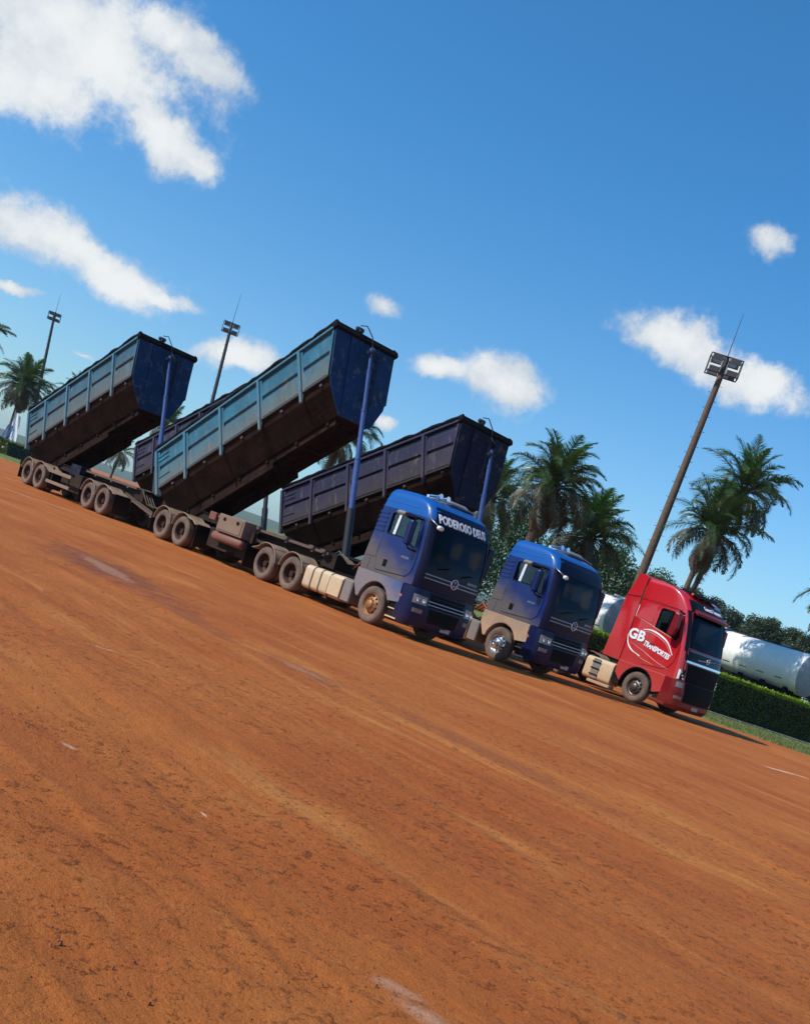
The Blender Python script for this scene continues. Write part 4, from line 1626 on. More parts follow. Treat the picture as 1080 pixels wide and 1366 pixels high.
    for z in (1.04, 1.13, 1.24, 1.33):  # two bright lines, two dark ones
        bs.front_patch([(-.72, z - .012), (.72, z - .012), (.72, z + .012), (-.72, z + .012)], .020, 12, 1, .02).build('grille_bar', 'silver_trim' if z in (1.04, 1.13) else 'navy_paint', bumper, smooth=40)
    bs.front_patch([(-.55, .55), (.55, .55), (.60, .93), (-.60, .93)], .006, 12, 3).build('lower_grille', 'black_plastic', bumper, smooth=40)
    for s in (-1, 1):
        a, b = s * .76, s * 1.17
        hl = bs.front_patch([(min(a, b), .98 if s else 0), (max(a, b), .98), (max(a, b), 1.20), (min(a, b), 1.22)], .014, 8, 3).build('headlight', 'lamp_glass', bumper, smooth=40)
        for k in (0, 1):
            yy = s * (.87 + k * .19)
            MB().lathe([(0.0, .0), (.055, .004), (.07, .016), (.078, .0)], 16).build('lens', 'chrome', hl, loc=(bs.front_x(yy, 1.09) + .018, yy, 1.09), rot=(0, 0, R(-90)))
        a, b = s * .82, s * 1.12
        bs.front_patch([(min(a, b), .74), (max(a, b), .74), (max(a, b), .85), (min(a, b), .85)], .010, 6, 1).build('fog_light', 'lamp_glass', bumper, smooth=40)
    plate = MB().box(bs.front_x(0, .46) + .005, bs.front_x(0, .46) + .016, .02, .40, .42, .53).build('number_plate', 'silver_trim', bumper)
    # wheel arch skirt (both sides)
    def arch_poly():
        pl = [(-.96, 1.395), (1.08, 1.395), (1.08, .84), (.70, .80)]
        for k in range(0, 13):
            a = R(24 + (180 - 24 - 8) * k / 12)
            pl.append((.02 + .64 * math.cos(a), .53 + .64 * math.sin(a)))
        pl += [(-.72, .62), (-.96, 1.0)]
        return pl
    for s in (-1, 1):
        y0, y1 = (s * 1.25, s * .80)
        f = MB().prism(arch_poly(), y0, y1).build('wheel_arch', 'fender_paint', root, bevel=.02, segs=2)
        # entry steps in front of the wheel
        st = MB().box(.72, 1.12, min(s * 1.2, s * .85), max(s * 1.2, s * .85), .40, .84).build('step_well', 'black_plastic', root, bevel=.01)
        MB().box(.70, 1.14, min(s * 1.24, s * 1.0), max(s * 1.24, s * 1.0), .38, .42).build('step', 'aluminium_dusty', st)
        MB().box(.72, 1.12, min(s * 1.235, s * 1.0), max(s * 1.235, s * 1.0), .62, .65).build('step', 'aluminium_dusty', st)
        MB().box(1.02, 1.12, s * 1.252 - .006, s * 1.252 + .006, 1.02, 1.08).build('side_marker', 'orange_plastic', f)
    # roof: horns, marker lamps, aerial bar
    mb = MB()
    mb.tube([(.25, -.62, 3.86), (.55, -.62, 3.88), (.68, -.62, 3.90)], [.03, .035, .075], 12)
    mb.tube([(.10, -.35, 3.86), (.55, -.35, 3.88), (.70, -.35, 3.90)], [.03, .035, .075], 12)
    mb.box(.2, .3, -.7, -.25, 3.78, 3.86)
    mb.build('roof_horn', 'chrome', root, smooth=40)
    mb = MB()
    mb.prism([(.05, 3.78), (.10, 3.90), (.45, 3.92), (.62, 3.84), (.62, 3.78)], -.12, .62)
    mb.build('roof_hatch', 'grey_plastic', root, bevel=.02)
    MB().tube([(.70, -.95, 3.76), (.80, -.5, 3.80), (.84, 0, 3.82), (.80, .5, 3.80), (.70, .95, 3.76)], .02, 8).build('roof_bar', 'silver_trim', root, smooth=True)
    interior(root, -.85, 1.25, 2.0)
    mirror_arm(root, sh)
    # behind the cab: air intake stack and hoses
    mb = MB().box(-1.25, -1.02, .55, .85, 1.0, 3.2)
    mb.build('air_intake', 'black_plastic', root, bevel=.03)
    mb = MB().box(-1.5, -1.08, -.35, .1, 1.15, 1.65)
    mb.build('battery_box', 'deck_steel', root, bevel=.02)
    MB().box(-1.35, -1.1, -.62, -.40, 1.60, 1.78).build('canister', 'white_plastic', root, bevel=.04)
    for k in range(6):
        MB().tube([(-1.0, -.5 + k * .18, 1.9), (-1.5, -.45 + k * .15, 1.35), (-2.0, -.3 + k * .1, 1.55), (-2.4, -.2 + k * .08, 1.25)], .022, 6).build('hose', ('orange_plastic', 'cable')[k % 2], root, smooth=True)
    rear_chassis(root, (-3.93, -5.37), -6.4)
    t1 = fuel_tank(root, -3.22, -1.42, (-2.82, -2.42, -1.98), 'aluminium_dusty', .28, .98)
    MB().box(-1.98, -1.40, -1.262, -1.24, .36, .90).build('tank_cover', 'aluminium_dusty', t1, bevel=.01)
    fuel_tank(root, -3.1, -1.4, (-2.6, -1.9), 'aluminium_dusty', .28, .98, y=.62)
    MB().box(-1.38, -.98, -1.22, -.70, .32, .96).build('battery_cover', 'grey_plastic', root, bevel=.03)
    for s in (-1, 1):
        wheel(root, 0.0, s, 'steer_rusty')
    return root, cab, sh


T1, cab1, shB = make_blue_truck()
T1.location = row(0, 0)
T1.rotation_euler = (0, 0, ROWROT)
T2 = copy_tree(T1)
T2.location = row(.20, 5.26, 0)
# lettering only on the first truck
text_obj('PODEROSO DEUS', .29, 'letter_white', cab1, 'windscreen_lettering', offset=.012, shear=-.12, spacing=1.05,
         warp=lambda u, v, w_: Vector((shB.front_x(-.09 + u, 3.27 + v) + .035 + w_, -.09 + u, 3.27 + v)), width=1.86)
tag(T1, 'blue truck lettered PODEROSO DEUS over its windscreen, first of the three parked trucks', 'truck', 'trucks parked in a slanting row')
tag(T2, 'unlettered blue truck with chrome front wheel, between the lettered blue truck and red truck', 'truck', 'trucks parked in a slanting row')
for ch in T2.children:
    if ch.name.startswith('wheel.') or ch.name == 'wheel':
        for g in ch.children:
            if g.data == WM['steer_rusty']:
                g.data = WM['steer_chrome']
    if ch.name.startswith('wheel_arch'):
        me = ch.data.copy()
        me.materials.clear()
        me.materials.append(MATS['dusty_fender_paint'])
        ch.data = me


# ---- the red cab-over tractor
def make_red_truck():
    root = thing('truck_tractor', 'red truck lettered GB TRANSPORTES on its door, at the right end of the row', 'truck',
                 (0, 0, 0), 0, 'trucks parked in a slanting row')
    sh = CabShape([(.9, -.98, 1.64, 1.245, .24, .14), (1.4, -.98, 1.62, 1.25, .24, .14), (2.0, -.98, 1.56, 1.25, .23, .14), (2.6, -.97, 1.42, 1.25, .23, .14),
                   (3.2, -.96, 1.25, 1.24, .23, .14), (3.55, -.95, 1.12, 1.22, .25, .13), (3.85, -.97, .84, 1.21, .27, .12), (3.97, -.97, .66, 1.205, .27, .10),
                   (4.07, -.97, .40, 1.195, .24, .08), (4.14, -.97, .02, 1.17, .2, .06), (4.19, -.97, -.45, 1.12, .12, .04)])
    ws = [(-1.07, 2.32), (1.07, 2.32), (1.08, 2.9), (1.05, 3.46), (-1.05, 3.46), (-1.08, 2.9)]
    sw = [(-.03, 2.64), (.42, 2.55), (.92, 2.42), (.98, 2.5), (.84, 3.24), (.78, 3.30), (.02, 3.32), (-.03, 3.26)]
    zs = [1.22, 1.5, 1.8, 2.1, 2.45, 2.8, 3.2, 3.55, 3.7, 3.85, 3.92, 3.97, 4.02, 4.07, 4.11, 4.14, 4.19]
    cab = cab_shell(sh, zs, [1.6, 2.2, 2.8, 3.4, 3.7], ws, sw, None, 'cab', 'red_paint', root)
    sh.front_patch([(-1.08, 2.30), (1.08, 2.30), (1.06, 3.48), (-1.06, 3.48)], -.018, 18, 8, .006).build('windscreen', 'windscreen_glass', cab, smooth=60)
    for s in (-1, 1):
        sh.side_patch(sw, s, -.02, .006).build('side_window', 'side_glass', cab)
        a, b = (s * 1.09, s * 1.19)
        sh.front_patch([(min(a, b), 2.2), (max(a, b), 2.2), (max(a, b), 3.5), (min(a, b), 3.5)], .006, 6, 8).build('pillar_trim', 'black_gloss', cab, smooth=40)
    # black band above the windscreen, red sun visor in front of it
    sh.front_patch([(-1.12, 3.49), (1.12, 3.49), (1.06, 3.86), (-1.06, 3.86)], .012).build('header_band', 'black_gloss', cab, smooth=40)
    mb = MB()
    vs = []
    for k in range(13):
        y = -1.02 + 2.04 * k / 12
        x = sh.front_x(y, 3.5)
        vs += [(x + .02, y, 3.60), (x + .17, y, 3.50), (x + .16, y, 3.42), (x + .02, y, 3.50)]
    fs = []
    for k in range(12):
        for j in range(4):
            a, b = k * 4 + j, k * 4 + (j + 1) % 4
            fs.append((a, b, b + 4, a + 4))
    fs += [(0, 1, 2, 3), (51, 50, 49, 48)]
    mb.add(vs, fs)
    mb.build('sun_visor', 'dark_red_paint', cab, bevel=.01)
    text_obj('Gomes & Transporte', .16, 'letter_white', cab, 'header_lettering', offset=.004, warp=lambda u, v, w_: Vector((sh.front_x(.12 + u, 3.70 + v) + .045 + w_, .12 + u, 3.73 + v)), width=1.15)
    # black nose band with chrome lines and the diagonal bar emblem
    sh.front_patch([(-1.14, 1.92), (1.14, 1.92), (1.16, 2.29), (-1.16, 2.29)], .012).build('nose_band', 'black_gloss', cab, smooth=40)
    sh.front_patch([(-1.10, 1.86), (1.10, 1.86), (1.10, 1.93), (-1.10, 1.93)], .040, 16, 1, .035).build('chrome_strip', 'chrome', cab, smooth=40)
    sh.front_patch([(-1.0, 2.24), (1.0, 2.24), (1.0, 2.265), (-1.0, 2.265)], .022, 16, 1, .02).build('chrome_strip', 'silver_trim', cab, smooth=40)
    mb = MB()
    mb.tube([(sh.front_x(-.5, 2.10) + .03, -.55, 2.04), (sh.front_x(0, 2.1) + .03, 0, 2.08), (sh.front_x(.5, 2.10) + .03, .55, 2.16)], .014, 6)
    pts = [(sh.front_x(0, 2.08) + .035, .085 * math.cos(a), 2.09 + .085 * math.sin(a)) for a in [2 * math.pi * k / 20 for k in range(21)]]
    mb.tube(pts, .014, 6)
    mb.tube([(sh.front_x(0, 2.08) + .035, .06, 2.15), (sh.front_x(0, 2.1) + .035, .12, 2.21)], .012, 6)
    mb.build('badge', 'chrome', cab, smooth=True)
    text_obj('VOLVO', .055, 'chrome', cab, 'badge_lettering', offset=.002, warp=lambda u, v, w_: Vector((sh.front_x(u, 2.09 + v) + .045 + w_, u, 2.09 + v)), width=.15)
    sh.front_patch([(-1.12, 1.45), (1.12, 1.45), (1.14, 1.86), (-1.14, 1.86)], .008).build('front_flap', 'dark_red_paint', cab, smooth=40)
    # front lower: bumper with large dark grille
    bs = CabShape([(.26, .95, 1.60, 1.18, .28, .14), (.40, .95, 1.70, 1.24, .30, .14), (.8, .95, 1.72, 1.25, .30, .14), (1.22, .95, 1.68, 1.25, .28, .14), (1.5, .95, 1.62, 1.25, .24, .14)])
    bumper = bs.loft([.26, .32, .40, .6, .8, 1.0, 1.215]).build('bumper', 'dark_red_paint', root, smooth=30)
    g = MB()
    gr = sh.front_patch([(-.90, 1.22), (1.02, 1.22), (1.08, 1.82), (-.98, 1.82)], .022, 14, 5, .02).build('grille', 'black_plastic', cab, smooth=40)
    bs.front_patch([(-.78, .56), (.90, .56), (1.02, 1.21), (-.90, 1.21)], .012, 14, 5, .02).build('lower_grille', 'black_plastic', bumper, smooth=40)
    for k in range(5):
        z = 1.24 + k * .12
        sh.front_patch([(-.85, z), (.85, z), (.86, z + .02), (-.86, z + .02)], .030, 14, 1, .02).build('grille_bar', 'black_plastic', cab, smooth=40)
    for s in (-1, 1):
        a, b = s * 1.0, s * 1.2
        hl = sh.front_patch([(min(a, b), 1.24), (max(a, b), 1.24), (max(a, b), 1.62), (min(a, b), 1.50)], .014, 8, 4).build('headlight', 'black_gloss', cab, smooth=40)
        for k in range(3):
            yy, zz = s * (1.05 + .045 * k), 1.30 + .10 * k
            MB().tube([(sh.front_x(yy, zz) + .0, yy, zz), (sh.front_x(yy, zz) + .03, yy, zz)], .038, 12).build('lens', 'chrome', hl, smooth=40)
        sh.front_patch([(min(s * 1.165, s * 1.205), 1.26), (max(s * 1.165, s * 1.205), 1.26), (max(s * 1.165, s * 1.205), 1.58), (min(s * 1.165, s * 1.205), 1.58)], .022, 3, 4).build('daylight_strip', 'white_plastic', hl, smooth=40)
        bs.front_patch([(min(s * .99, s * 1.19), 1.00), (max(s * .99, s * 1.19), 1.00), (max(s * .99, s * 1.19), 1.18), (min(s * .99, s * 1.19), 1.18)], .014, 8, 3).build('headlight', 'lamp_glass', bumper, smooth=40)
        bs.front_patch([(min(s * .90, s * 1.16), .62), (max(s * .90, s * 1.16), .62), (max(s * .90, s * 1.16), .72), (min(s * .90, s * 1.16), .72)], .012, 6, 1).build('fog_light', 'lamp_glass', bumper, smooth=40)
    MB().box(bs.front_x(0, .4) + .01, bs.front_x(0, .4) + .02, -.2, .2, .38, .5).build('number_plate', 'silver_trim', bumper)
    # door, rear pressed window shape, side fairings
    door = [(-.10, 1.32), (.92, 1.42), (1.12, 1.7), (1.16, 2.2), (1.08, 2.5), (.90, 3.34), (.8, 3.40), (-.06, 3.40), (-.14, 3.3)]
    N = 44
    for s in (-1, 1):
        d = sh.side_patch(ring(door, N, .42, 2.85), s, .014, .022, hole=ring(sw, N, .42, 2.85)).build('door', 'red_paint', cab, smooth=30)
        rg = ring(door, N, .42, 2.85)
        MB().tube([(q[0], s * (sh.side_y(q[0], q[1]) + .008), q[1]) for q in rg + rg[:1]], .008, 4).build('door_seal', 'black_plastic', d)
        MB().tube([(q[0], s * (sh.side_y(q[0], q[1]) + .012), q[1]) for q in sw + sw[:1]], .013, 5).build('window_seal', 'black_plastic', d)
        MB().tube([(-.96, s * 1.262, 3.46), (-.1, s * 1.255, 3.46), (.75, s * 1.235, 3.42)], .008, 4).build('panel_seam', 'dark_red_paint', cab)
        MB().box(.0, .20, s * 1.268 - .012, s * 1.268 + .010, 2.02, 2.09).build('door_handle', 'dark_red_paint', d, bevel=.01)
        pw = [(-.90, 2.82), (-.80, 3.10), (-.66, 3.32), (-.20, 3.36), (-.20, 2.72)]
        sh.side_patch(pw, s, .012, .02).build('pressed_panel', 'red_paint', cab, bevel=.02, segs=2)
        # side deflector behind the cab
        df = [(-1.72, 1.22), (-.985, 1.20), (-.985, 3.50), (-.975, 4.20), (-1.16, 4.25), (-1.36, 4.22), (-1.60, 3.4)]
        q = MB().prism(df, s * 1.245, s * 1.17).build('side_deflector', 'red_paint', root, bevel=.012)
        MB().prism([(-1.58, 3.44), (-1.0, 3.50), (-1.0, 3.47), (-1.58, 3.41)], s * 1.262, s * 1.25).build('seam', 'dark_red_paint', q)
    MB().prism([(-1.38, 3.90), (-1.30, 4.235), (-1.1, 4.25), (-.98, 4.20), (-.98, 3.9)], -1.165, 1.165).build('roof_deflector', 'red_paint', root, bevel=.05, segs=3)
    # raised character line and swooshes on the right side
    def strip(pts, wd, m, nm, par, off=.020):
        pts2 = []
        for i in range(len(pts) - 1):
            for k in range(6):
                f = k / 6
                p0 = pts[max(i - 1, 0)]
                p1, p2 = pts[i], pts[i + 1]
                p3 = pts[min(i + 2, len(pts) - 1)]
                q = [0.5 * ((2 * p1[j]) + (-p0[j] + p2[j]) * f + (2 * p0[j] - 5 * p1[j] + 4 * p2[j] - p3[j]) * f * f + (-p0[j] + 3 * p1[j] - 3 * p2[j] + p3[j]) * f ** 3) for j in (0, 1)]
                pts2.append(q)
        pts2.append(pts[-1])
        n = len(pts2)
        up_, dn = [], []
        for i, p in enumerate(pts2):
            a, b = pts2[max(i - 1, 0)], pts2[min(i + 1, n - 1)]
            dx, dz = b[0] - a[0], b[1] - a[1]
            l = math.hypot(dx, dz)
            w2 = wd * (.25 + .75 * math.sin(math.pi * (i + .3) / (n)))
            up_.append((p[0] - dz / l * w2, p[1] + dx / l * w2))
            dn.append((p[0] + dz / l * w2, p[1] - dx / l * w2))
        mb = MB()
        vs = []
        for a, b in zip(up_, dn):
            for q in (a, b):
                vs.append((q[0], -(sh.side_y(q[0], q[1]) + off), q[1]))
        mb.add(vs, [(2 * i, 2 * i + 1, 2 * i + 3, 2 * i + 2) for i in range(n - 1)])
        return mb.build(nm, m, par)
    sw1 = [(-.43, 2.45), (-.1, 2.50), (.28, 2.43), (.66, 2.27), (.99, 1.92)]
    strip(sw1, .030, 'letter_white', 'swoosh', cab)
    strip([(p[0] - .03, p[1] - .075) for p in sw1], .012, 'swoosh_pink', 'swoosh', cab)
    strip([(-.96, 2.16), (-.84, 1.86), (-.58, 1.66), (-.20, 1.56)], .026, 'letter_white', 'swoosh', cab)
    strip([(-.75, 1.92), (-.13, 1.75), (.45, 1.56), (1.0, 1.44)], .014, 'swoosh_pink', 'swoosh', cab)
    strip([(-.6, 1.68), (-.16, 1.51), (.40, 1.42)], .012, 'swoosh_pink', 'swoosh', cab)
    strip([(-.92, 2.82), (-.17, 2.66), (.45, 2.52), (.80, 2.44)], .015, 'swoosh_pink', 'character_line', cab, .022)

    def side_text(cx, cz, ang):
        def wf(u, v, w_):
            x = cx + u * math.cos(ang) - v * math.sin(ang)
            z = cz + u * math.sin(ang) + v * math.cos(ang)
            return Vector((x, -(sh.side_y(x, z) + .021 + w_), z))
        return wf
    text_obj('GB', .48, 'letter_white', cab, 'door_lettering', offset=.018, warp=side_text(-.60, 2.20, R(-2)), width=.68)
    text_obj('TRANSPORTES', .23, 'letter_white', cab, 'door_lettering', offset=.010, shear=.15, warp=side_text(.34, 1.92, R(-11)), width=1.16)
    # mirror with tall red housing
    for s in (-1, 1):
        mr = MB().prism([(.70, 2.52), (.92, 2.50), (1.00, 2.8), (.96, 3.28), (.74, 3.34)], s * 1.40, s * 1.62).build('door_mirror', 'dark_red_paint', root, bevel=.05, segs=2)
        MB().box(.66, .70, min(s * 1.42, s * 1.60), max(s * 1.42, s * 1.60), 2.58, 3.26).build('mirror_glass', 'black_gloss', mr)
        MB().tube([(.86, s * 1.20, 3.32), (.85, s * 1.5, 3.36)], .03, 8).build('mirror_bracket', 'black_plastic', mr)
        MB().tube([(.95, s * 1.22, 2.50), (.86, s * 1.5, 2.52)], .03, 8).build('mirror_bracket', 'black_plastic', mr)
    # wheel arches: red upper, black liner; lower skirts

    def arch_poly(x0, x1, zt, zb):
        pl = [(x0, zt), (x1, zt), (x1, zb), (.74, .56)]
        for k in range(0, 14):
            a = R(4 + (172) * k / 13)
            pl.append((.0 + .66 * math.cos(a), .53 + .66 * math.sin(a)))
        pl += [(-.72, .56), (x0, .80)]
        return pl
    for s in (-1, 1):
        MB().prism(arch_poly(-.97, 1.02, 1.24, .66), s * 1.252, s * .86).build('wheel_arch', 'red_paint', root, bevel=.02, segs=2)
        lin = []
        for k in range(0, 15):
            a = R(2 + 176 * k / 14)
            lin.append((.68 * math.cos(a), .53 + .68 * math.sin(a)))
        for k in range(14, -1, -1):
            a = R(2 + 176 * k / 14)
            lin.append((.63 * math.cos(a), .53 + .63 * math.sin(a)))
        MB().prism(lin, s * 1.262, s * .80).build('arch_lip', 'black_plastic', root)
        st = MB().box(.74, 1.08, min(s * 1.2, s * .9), max(s * 1.2, s * .9), .34, .64).build('step_well', 'black_plastic', root, bevel=.01)
        MB().prism([(.62, .30), (1.30, .28), (1.30, .42), (.66, .40)], s * 1.24, s * .95).build('skirt', 'dark_red_paint', root, bevel=.02)
    mb = MB()
    mb.prism([(.05, 4.10), (.12, 4.19), (.60, 4.14), (.80, 4.00)], -.75, .75)
    mb.build('roof_hatch', 'black_plastic', root, bevel=.02)
    mb = MB()
    for y in (-.8, -.4, 0, .4, .8):
        mb.lathe([(0, -.05), (.04, -.04), (.05, 0), (.04, .04), (0, .05)], 10, (.62, y, 4.05))
    mb.build('marker_lamp', 'orange_plastic', root, smooth=True)
    interior(root, -.9, 1.15, 2.3, curtain=None)
    mb = MB().box(-1.3, -1.05, .5, .9, 1.0, 3.3)
    mb.build('air_intake', 'black_plastic', root, bevel=.03)
    for k in range(5):
        MB().tube([(-1.1, -.5 + k * .2, 1.9), (-1.7, -.45 + k * .15, 1.30), (-2.2, -.3 + k * .1, 1.5), (-2.6, -.2 + k * .08, 1.2)], .022, 6).build('hose', ('orange_plastic', 'cable')[k % 2], root, smooth=True)
    rear_chassis(root, (-3.5, -4.85), -5.8)
    tk = fuel_tank(root, -2.28, -1.05, (), 'aluminium_dusty', .26, 1.04)
    MB().box(-1.95, -1.62, -1.262, -1.24, .30, 1.0).build('tank_band', 'grey_plastic', tk, bevel=.01)
    for k in range(3):
        MB().box(-1.97, -1.60, -1.285, -1.26, .42 + k * .22, .46 + k * .22).build('tank_step', 'black_plastic', tk)
    MB().box(-2.0, -1.0, -1.24, -.9, .14, .25).build('lower_skirt', 'dusty_fender_paint', root, bevel=.02)
    fuel_tank(root, -2.28, -1.05, (-1.6,), 'aluminium_dusty', .26, 1.04, y=.62)
    MB().box(-1.02, -.70, -1.2, -.8, .40, .9).build('battery_cover', 'black_plastic', root, bevel=.02)
    for s in (-1, 1):
        wheel(root, 0.0, s, 'steer_dark')
    return root


T3 = make_red_truck()
T3.location = row(1.43, 11.18)
T3.rotation_euler = (0, 0, ROWROT)


def raw_mesh(name, v, f, m):
    me = bpy.data.meshes.new(name)
    me.from_pydata(v, [], f)
    me.materials.append(MATS[m])
    me.update()
    return me


# ------------------------------------------------------------------ tankers behind the hedge
def make_tanker(label, p0, p1, zc, rad, name='tanker_trailer', group='white tank trailers behind the hedge'):
    p0, p1 = Vector(p0), Vector(p1)
    d = (p1 - p0)
    Lt = d.length
    t = thing(name, label, 'tank trailer', (p0.x, p0.y, 0), math.atan2(d.y, d.x), group)
    mb = MB()
    n = 40
    prof = [(0, -.22), (rad * .45, -.19), (rad * .8, -.10), (rad * .97, -.02), (rad, .02)]
    vs, fs = [], []

    def addring(r, x):
        for k in range(n):
            a = 2 * math.pi * k / n
            vs.append((x, r * math.cos(a), zc + r * math.sin(a)))
    xs_ = [(rad, 0.0)] + [(rad, Lt * k / 8) for k in range(1, 9)]
    for r_, x in xs_:
        addring(r_, x)
    for i in range(len(xs_) - 1):
        for k in range(n):
            a, b = i * n + k, i * n + (k + 1) % n
            fs.append((a, b, b + n, a + n))
    mb.add(vs, fs)
    mb.build('tank', 'tank_white', t, smooth=40)
    for s, x in ((-1, 0), (1, Lt)):
        mb = MB()
        vs, fs = [], []
        for r_, dx in ((rad * 1.012, 0), (rad * .99, .06), (rad * .8, .17), (rad * .45, .25), (.01, .28)):
            for k in range(n):
                a = 2 * math.pi * k / n
                vs.append((x + s * dx, r_ * math.cos(a), zc + r_ * math.sin(a)))
        for i in range(4):
            for k in range(n):
                a, b = i * n + k, i * n + (k + 1) % n
                fs.append((a, b, b + n, a + n))
        mb.add(vs, fs)
        mb.build('tank_end', 'tank_end', t, smooth=40)
    # weld rings
    for k in range(1, 6):
        x = Lt * k / 6
        mb = MB()
        pr = [(x, (rad + .012) * math.cos(a), zc + (rad + .012) * math.sin(a)) for a in [2 * math.pi * q / n for q in range(n + 1)]]
        mb.tube(pr, .014, 4, caps=False)
        mb.build('weld_ring', 'tank_white', t)
    # dark reflective marks along the lower flank
    for k in range(int(Lt / 1.25)):
        x = .8 + k * 1.25
        a = R(-28)
        for s in (-1, 1):
            mb = MB()
            q = []
            for aa in (R(-30), R(-27.5)):
                for xx in (x, x + .52):
                    q.append((xx, s * (rad + .006) * math.cos(aa), zc + (rad + .006) * math.sin(aa)))
            mb.add(q, [(0, 1, 3, 2)])
            mb.build('marking', 'tank_mark', t)
    if Lt > 14:
        v_, f_ = [], []
        for (cx_, ca_, rx_, ra_) in ((Lt - 7.4, -2, .55, 16), (Lt - 6.9, 10, .35, 12), (Lt - 7.9, -8, .25, 9)):
            o_ = len(v_)
            for q in range(14):
                an = 2 * math.pi * q / 14
                k_ = random.uniform(.6, 1.15)
                aa = R(ca_ + ra_ * math.sin(an) * k_)
                v_.append((cx_ + rx_ * math.cos(an) * k_, -(rad + .02) * math.cos(aa), zc + (rad + .02) * math.sin(aa)))
            f_.append(tuple(range(o_, o_ + 14)))
        place('stain', raw_mesh('stain', v_, f_, 'tank_stain'), t)
    # walkway, hatches
    mb = MB().box(.6, Lt - .6, -.28, .28, zc + rad - .02, zc + rad + .04)
    mb.build('walkway', 'pole_steel', t)
    for k in range(4):
        x = Lt * (k + .5) / 4
        MB().tube([(x, 0, zc + rad), (x, 0, zc + rad + .12)], .25, 14).build('hatch', 'tank_end', t)
    # frame and wheels
    mb = MB()
    for y in (-.45, .45):
        mb.box(.3, Lt - .3, y - .06, y + .06, zc - rad - .30, zc - rad + .15)
    for x in np.arange(.6, Lt, 1.6):
        mb.box(x - .08, x + .08, -1.0, 1.0, zc - rad - .05, zc - rad + .25)
    mb.box(1.2, Lt - 1.4, -1.1, -1.02, zc - rad - .55, zc - rad + .10)
    mb.box(1.2, Lt - 1.4, 1.02, 1.1, zc - rad - .55, zc - rad + .10)
    mb.build('chassis', 'black_plastic', t)
    g0 = zc - rad - 1.25
    for ax in (Lt - 1.5, Lt - 2.8, Lt - 4.1, 1.6, 2.9):
        for s in (-1, 1):
            hub = wheel(t, ax, s)
            hub.location.z += g0
    return t


# low bank the tankers stand on
def bank():
    mb = MB()
    vs = []
    base = [(-5, 78), (10, 70), (17, 64), (27, 58.5), (60, 48)]
    n = len(base)
    for k, (dy, z) in enumerate(((-.2, .0), (1.0, .6), (2.2, 1.0), (14, 1.05), (18, .0))):
        for x, y in base:
            vs.append((x + dy * .45, y + dy, z))
    fs = []
    for j in range(4):
        for i in range(n - 1):
            a = j * n + i
            fs.append((a, a + 1, a + n + 1, a + n))
    mb.add(vs, fs)
    tag(mb.build('grass_bank', 'lawn', smooth=True), kind='structure')


bank()
make_tanker('long white tank trailer with palm shadow on its flank, behind the hedge', (10.2, 76.3), (21.2, 63.0), 3.55, 1.24)
make_tanker('tank trailer showing only its dark grey end, between unlettered blue truck and red truck', (5.9, 63.7), (9.3, 59.6), 2.95, 1.22)


# ------------------------------------------------------------------ vegetation
def leaves(mb_v, mb_f, n, pts_fn, size, rnd, flat=.5):
    for _ in range(n):
        p, nrm = pts_fn(rnd)
        a = Vector((rnd.gauss(0, 1), rnd.gauss(0, 1), rnd.gauss(0, 1))).normalized()
        nn = (Vector(nrm) * flat + a * (1 - flat) + Vector((0, 0, .25))).normalized()
        t = nn.cross(Vector((rnd.gauss(0, 1), rnd.gauss(0, 1), rnd.gauss(0, 1)))).normalized()
        b = nn.cross(t)
        s = size * rnd.uniform(.6, 1.35)
        q = len(mb_v)
        mb_v += [tuple(p - t * s * .5), tuple(p + b * s * .28), tuple(p + t * s * .5), tuple(p - b * s * .28)]
        mb_f.append((q, q + 1, q + 2, q + 3))




def hedge(label, p0, p1, depth, h, n, size, top_m='hedge_top_leaf', seed=1):
    p0, p1 = Vector((*p0, 0)), Vector((*p1, 0))
    d = p1 - p0
    L_ = d.length
    t = thing('hedge', label, 'hedge', p0, math.atan2(d.y, d.x))
    rnd = random.Random(seed)
    # core: lumpy box
    nx, nz, ny = max(8, int(L_ / .35)), 6, 4
    mb = MB()
    mb.box(.06, L_ - .06, .10, depth - .08, 0.0, h - .12)
    mb.build('hedge_core', 'hedge_core', t)

    def surf(rn):
        r = rn.random()
        if r < .62:      # near face, leaves facing every way
            x, z = rn.uniform(0, L_), rn.uniform(.02, h - .16)
            y = .04 + .09 * float(fbm(np.array([x * 1.6]), np.array([z * 1.6]), 2, seed)[0]) + rn.gauss(0, .03)
            return Vector((x, y, z)), Vector((0, -1, .1))
        if r < .70:
            s = rn.random() < .5
            return Vector((0.02 if s else L_ - .02, rn.uniform(0, depth), rn.uniform(.02, h - .05))), Vector((-1 if s else 1, 0, 0))
        x = rn.uniform(0, L_)
        return Vector((x, depth + rn.gauss(0, .03), rn.uniform(.05, h - .05))), Vector((0, 1, 0))
    v, f = [], []
    leaves(v, f, n, surf, size, rnd, .25)
    place('foliage', raw_mesh('foliage', v, f, 'hedge_leaf'), t)
    v, f = [], []

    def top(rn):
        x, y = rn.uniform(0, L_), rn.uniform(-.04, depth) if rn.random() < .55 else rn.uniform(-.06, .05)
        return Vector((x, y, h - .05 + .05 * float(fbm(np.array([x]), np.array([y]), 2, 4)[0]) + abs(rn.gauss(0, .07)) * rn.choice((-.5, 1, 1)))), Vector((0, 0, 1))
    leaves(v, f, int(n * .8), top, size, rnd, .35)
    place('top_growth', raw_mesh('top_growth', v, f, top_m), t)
    return t


